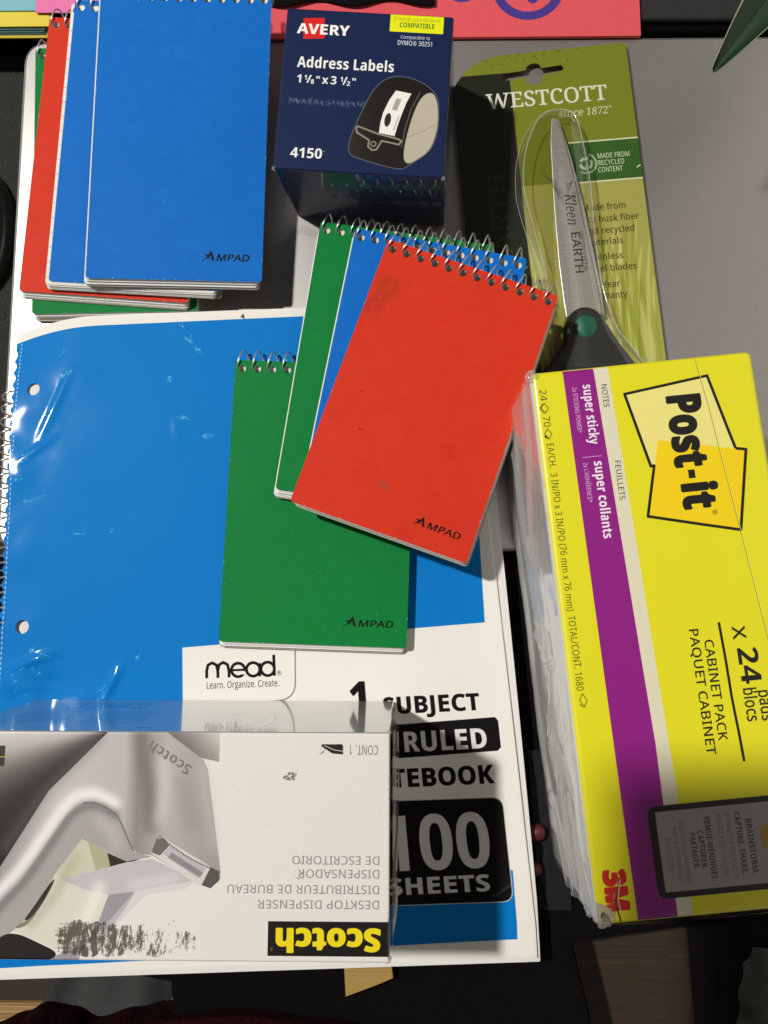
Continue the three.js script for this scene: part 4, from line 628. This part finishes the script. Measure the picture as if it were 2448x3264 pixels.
{
  const f = thing('plant_leaf', 'pointed dark green houseplant leaf with pale edge drooping over the laptop', 'leaf', [122.4, 70, -206]);
  const len = 120, dir = [0.72, -0.69];
  const wid = (t) => 12.5 * Math.pow(Math.sin(Math.PI * Math.min(1, t * 0.82 + 0.02)), 0.85);
  const at = (s, t) => { const w = (s - 0.5) * 2 * wid(t), d = t * len, bx = 25 * t * t; const cx = d * 0.6 + bx * 0.2, cz = -d * 0.78; const nx = 0.79, nzz = 0.61; return [cx + nx * w, 16 * Math.sin(t * 1.9) - 4 * Math.cos((s - 0.5) * 2) * 0.8 + Math.abs(w) * 0.22, cz + nzz * w]; };
  const tex = paint(40, 120, 10, (k) => { k.rect(0, 0, 40, 120, '#0a2a13'); for (let i = 0; i < 60; i++) { const y = i * 2 + rnd(); k.line([[20, y + 6], [rnd() < 0.5 ? 0 : 40, y - 3]], 'rgba(24,60,28,.4)', 0.25); } k.rect(19.6, 0, 0.8, 120, '#2a4f28'); k.rect(0, 0, 1.5, 120, '#9a9a78'); k.rect(38.9, 0, 1.1, 120, '#7c8a5c'); k.specks(900, 'rgba(10,30,14,.4)', 0.1, 0.6); });
  part('leaf_blade', sheet(at, 18, 50, 0.5), phy({ map: tex, roughness: 0.4, side: THREE.DoubleSide }), f);
  part('leaf_stalk', tube([at(0.5, 0.97), at(0.5, 1), [92, -4, -130], [118, -30, -146], [130, -92, -150]], 1.8, 40, 8), std({ color: lin(0.05, 0.1, 0.03), roughness: 0.6 }), f);
}

// ---------------------------------------------------------------- clutter along the near edge
{
  const w = thing('pine_plank', 'pale pine plank lying beside the grey felt cloth', 'plank', [-205, -24, 190]);
  const t = paint(100, 60, 8, (k) => { k.rect(0, 0, 100, 60, '#8f7040'); for (let i = 0; i < 260; i++) { const y = rnd() * 60; k.line([[0, y], [50, y + (rnd() - 0.5) * 2], [100, y + (rnd() - 0.5) * 3]], rnd() < 0.5 ? 'rgba(120,84,40,.28)' : 'rgba(214,182,120,.3)', 0.15 + rnd() * 0.5); } });
  part('board', planarUV(rbox(130, 3.4, 60, 0.8, 0, 1.7, 6), -65, -30, 130, 60), std({ map: t, roughness: 0.7 }), w);
}
{
  const c = thing('felt_cloth', 'grey felt cloth peeking out below the notebook', 'cloth', [-122, -20.2, 162]);
  const t = grainTexture(256, (u, v) => 0.55 + 0.4 * (wn(u, v, 40) - 0.5) + 0.45 * (rnd() - 0.5)); t.colorSpace = THREE.SRGBColorSpace; t.repeat.set(0.02, 0.02);
  part('felt', sheet((s, q) => { const z = -22 + q * 90; return [-30 + s * 58 + (1 - s) * (q < 0.3 ? (0.3 - q) * 40 : 0), 2.4 + 0.9 * nz(s * 4, q * 4) + (s > 0.93 ? 2 : 0), z - s * 4]; }, 40, 40, 2), std({ color: lin(0.18, 0.185, 0.18), map: t, roughness: 1, bumpMap: fineGrain, bumpScale: 0.0006 }), c);
  part('satin_edge', sheet((s, q) => [27.4 + s * 4 + 1.4 * Math.sin(q * 7), 3.6 + 1.2 * Math.sin(s * 3.1), -24 + q * 40], 8, 24, 0.5), std({ color: lin(0.42, 0.44, 0.46), roughness: 0.5 }), c, 'pale blue-grey satin edging');
}
{
  const st = thing('wood_offcut', 'short pale pine offcut sticking out below the white carton', 'wood', [-10.6, -0.6, 146]);
  const t = paint(30, 20, 16, (k) => { k.rect(0, 0, 30, 20, '#a58648'); for (let y = 0.6; y < 20; y += 1.3) k.line([[0, y + rnd() * 0.4], [12, y + 0.5 + rnd() * 0.5], [30, y + rnd() * 0.8]], 'rgba(150,104,44,.6)', 0.18 + rnd() * 0.2); });
  part('offcut', planarUV(slab([[-10, -12], [9, -13], [10.4, -0.5], [3.2, 2.4], [-8.8, 6.6]], 4.6, 0, [], 0.4), -15, -12, 30, 20), std({ map: t, roughness: 0.75 }), st);
}
{
  const g = thing('garment', 'dark maroon fleece garment bunched along the near edge of the table', 'garment', [-60, -24, 196]);
  const t = grainTexture(256, (u, v) => 0.5 + 0.5 * (rnd() - 0.5) + 0.4 * (wn(u, v, 30) - 0.5)); t.colorSpace = THREE.SRGBColorSpace; t.repeat.set(4, 3);
  const top = (x) => 3.5 + 9 * Math.exp(-(((x + 86) / 18) ** 2)) - 4 * Math.exp(-(((x + 62) / 14) ** 2)) + 7 * Math.exp(-(((x - 2) / 40) ** 2));
  part('fleece', sheet((s, q) => {
    const x = -112 + s * 210, T = [[-112, -33], [-98, -38], [-88, -43], [-76, -41], [-66, -37], [-50, -41], [-31, -45], [-5, -48], [38, -44], [60, -38], [80, -28], [98, -16]];
    let i = 0; while (i < T.length - 2 && T[i + 1][0] < x) i++; const w = (x - T[i][0]) / (T[i + 1][0] - T[i][0]), sw = w * w * (3 - 2 * w), front = T[i][1] * (1 - sw) + T[i + 1][1] * sw;
    const a = Math.min(1, q * 12), h = Math.sin(a * Math.PI / 2);
    return [x, 1 + h * (20 + top(x)) + 2.6 * nz(s * 7, q * 5) * h + 0.6 * nz(s * 30, q * 20) * h, front + q * 130 + 11 * (1 - a)];
  }, 150, 70, 2.4), phy({ color: lin(0.06, 0.009, 0.014), map: t, roughness: 1, specularIntensity: 0.1, bumpMap: fineGrain, bumpScale: 0.0003 }), g);
}
for (const [x, z, r, l] of [[59.4, 88.6, 3.6, 'larger red bead on the black bag between notebook and yellow carton'], [58.6, 103.4, 2.9, 'smaller red bead on the black bag between notebook and yellow carton']]) {
  const b = thing('bead', l, 'bead', [x - 0.2, -0.6, z], 'red beads beside the notebook');
  part('ball', new THREE.SphereGeometry(r, 20, 14).translate(0, r, 0), std({ color: lin(0.10, 0.009, 0.011), roughness: 0.45 }), b);
}
{
  const c = thing('patterned_cloth', 'dark navy cloth tucked between the notebook and the yellow carton', 'cloth', [64, -0.5, 92]);
  part('fabric', sheet((s, q) => [-3.5 + s * 13 - (1 - q) * 4, 0.9 + 1.2 * Math.abs(nz(s * 5, q * 9)) * 2, -36 + q * 64], 12, 40, 0.8), std({ color: lin(0.007, 0.008, 0.012), roughness: 0.9, bumpMap: fineGrain, bumpScale: 0.0004 }), c);
  const k = thing('grey_knit', 'grey knitted cloth on the table past the end of the yellow carton', 'cloth', [166, -24, 168]);
  part('knit', sheet((s, q) => [-24 + s * 60 + 6 * (1 - q), 1 + 9 * Math.sin(Math.PI * Math.min(1, s * 1.6)) * Math.sin(Math.PI * (0.2 + q * 0.6)) + 1.4 * nz(s * 9, q * 9), -26 + q * 70], 50, 50, 1.5), std({ color: lin(0.16, 0.15, 0.14), roughness: 1, bumpMap: fineGrain, bumpScale: 0.0008 }), k);
  const d = thing('dark_cloth', 'black cloth lying on the wooden table past the end of the yellow carton', 'cloth', [152, -24, 178]);
  part('fabric', sheet((s, q) => [-24 + s * 60 + 4 * q, 1 + 2.2 * Math.abs(nz(s * 4, q * 5)) + Math.min(1, s * 8) * 1.5, -50 + q * 100], 30, 40, 1), M.blackCloth, d);
}

// ---------------------------------------------------------------- outside the picture: the phone that takes it and the lamp
{
  const p = thing('smartphone', 'black smartphone held above the table, with an added flap that widens its shadow', 'phone', [0, 364.4, 0]);
  p.quaternion.copy(camera.quaternion); p.translateX(-0.031); p.translateY(-0.032); p.translateZ(0.009);
  part('phone_body', new RoundedBoxGeometry(78, 158, 8, 4, 3.6), M.blackPlastic, p);
  part('shadow_flap', new RoundedBoxGeometry(58, 158, 2, 3, 0.9).translate(-69, 0, 0), M.blackCloth, p);  // flap added beside the phone body to widen its cast shadow
  part('camera_bump', new THREE.CylinderGeometry(4, 4, 1.2, 20).rotateX(Math.PI / 2).translate(27, 60, -4.4), M.blackPlastic, p);
}
{
  const l = new THREE.Group(); l.name = 'ceiling_lamp'; l.position.copy(LAMP); l.userData = { label: 'bare round bulb hanging on a cord above the table', category: 'lamp' }; scene.add(l);
  part('bulb', new THREE.SphereGeometry(68, 32, 20), std({ color: 0xffffff, emissive: lin(1, 0.95, 0.87), emissiveIntensity: 6, roughness: 0.5 }), l);
  part('socket', new THREE.CylinderGeometry(18, 22, 60, 24).translate(0, 78, 0), M.blackPlastic, l);
  part('cord', new THREE.CylinderGeometry(3, 3, 300, 8).translate(0, 258, 0), M.blackPlastic, l);
}

renderer.render(scene, camera);
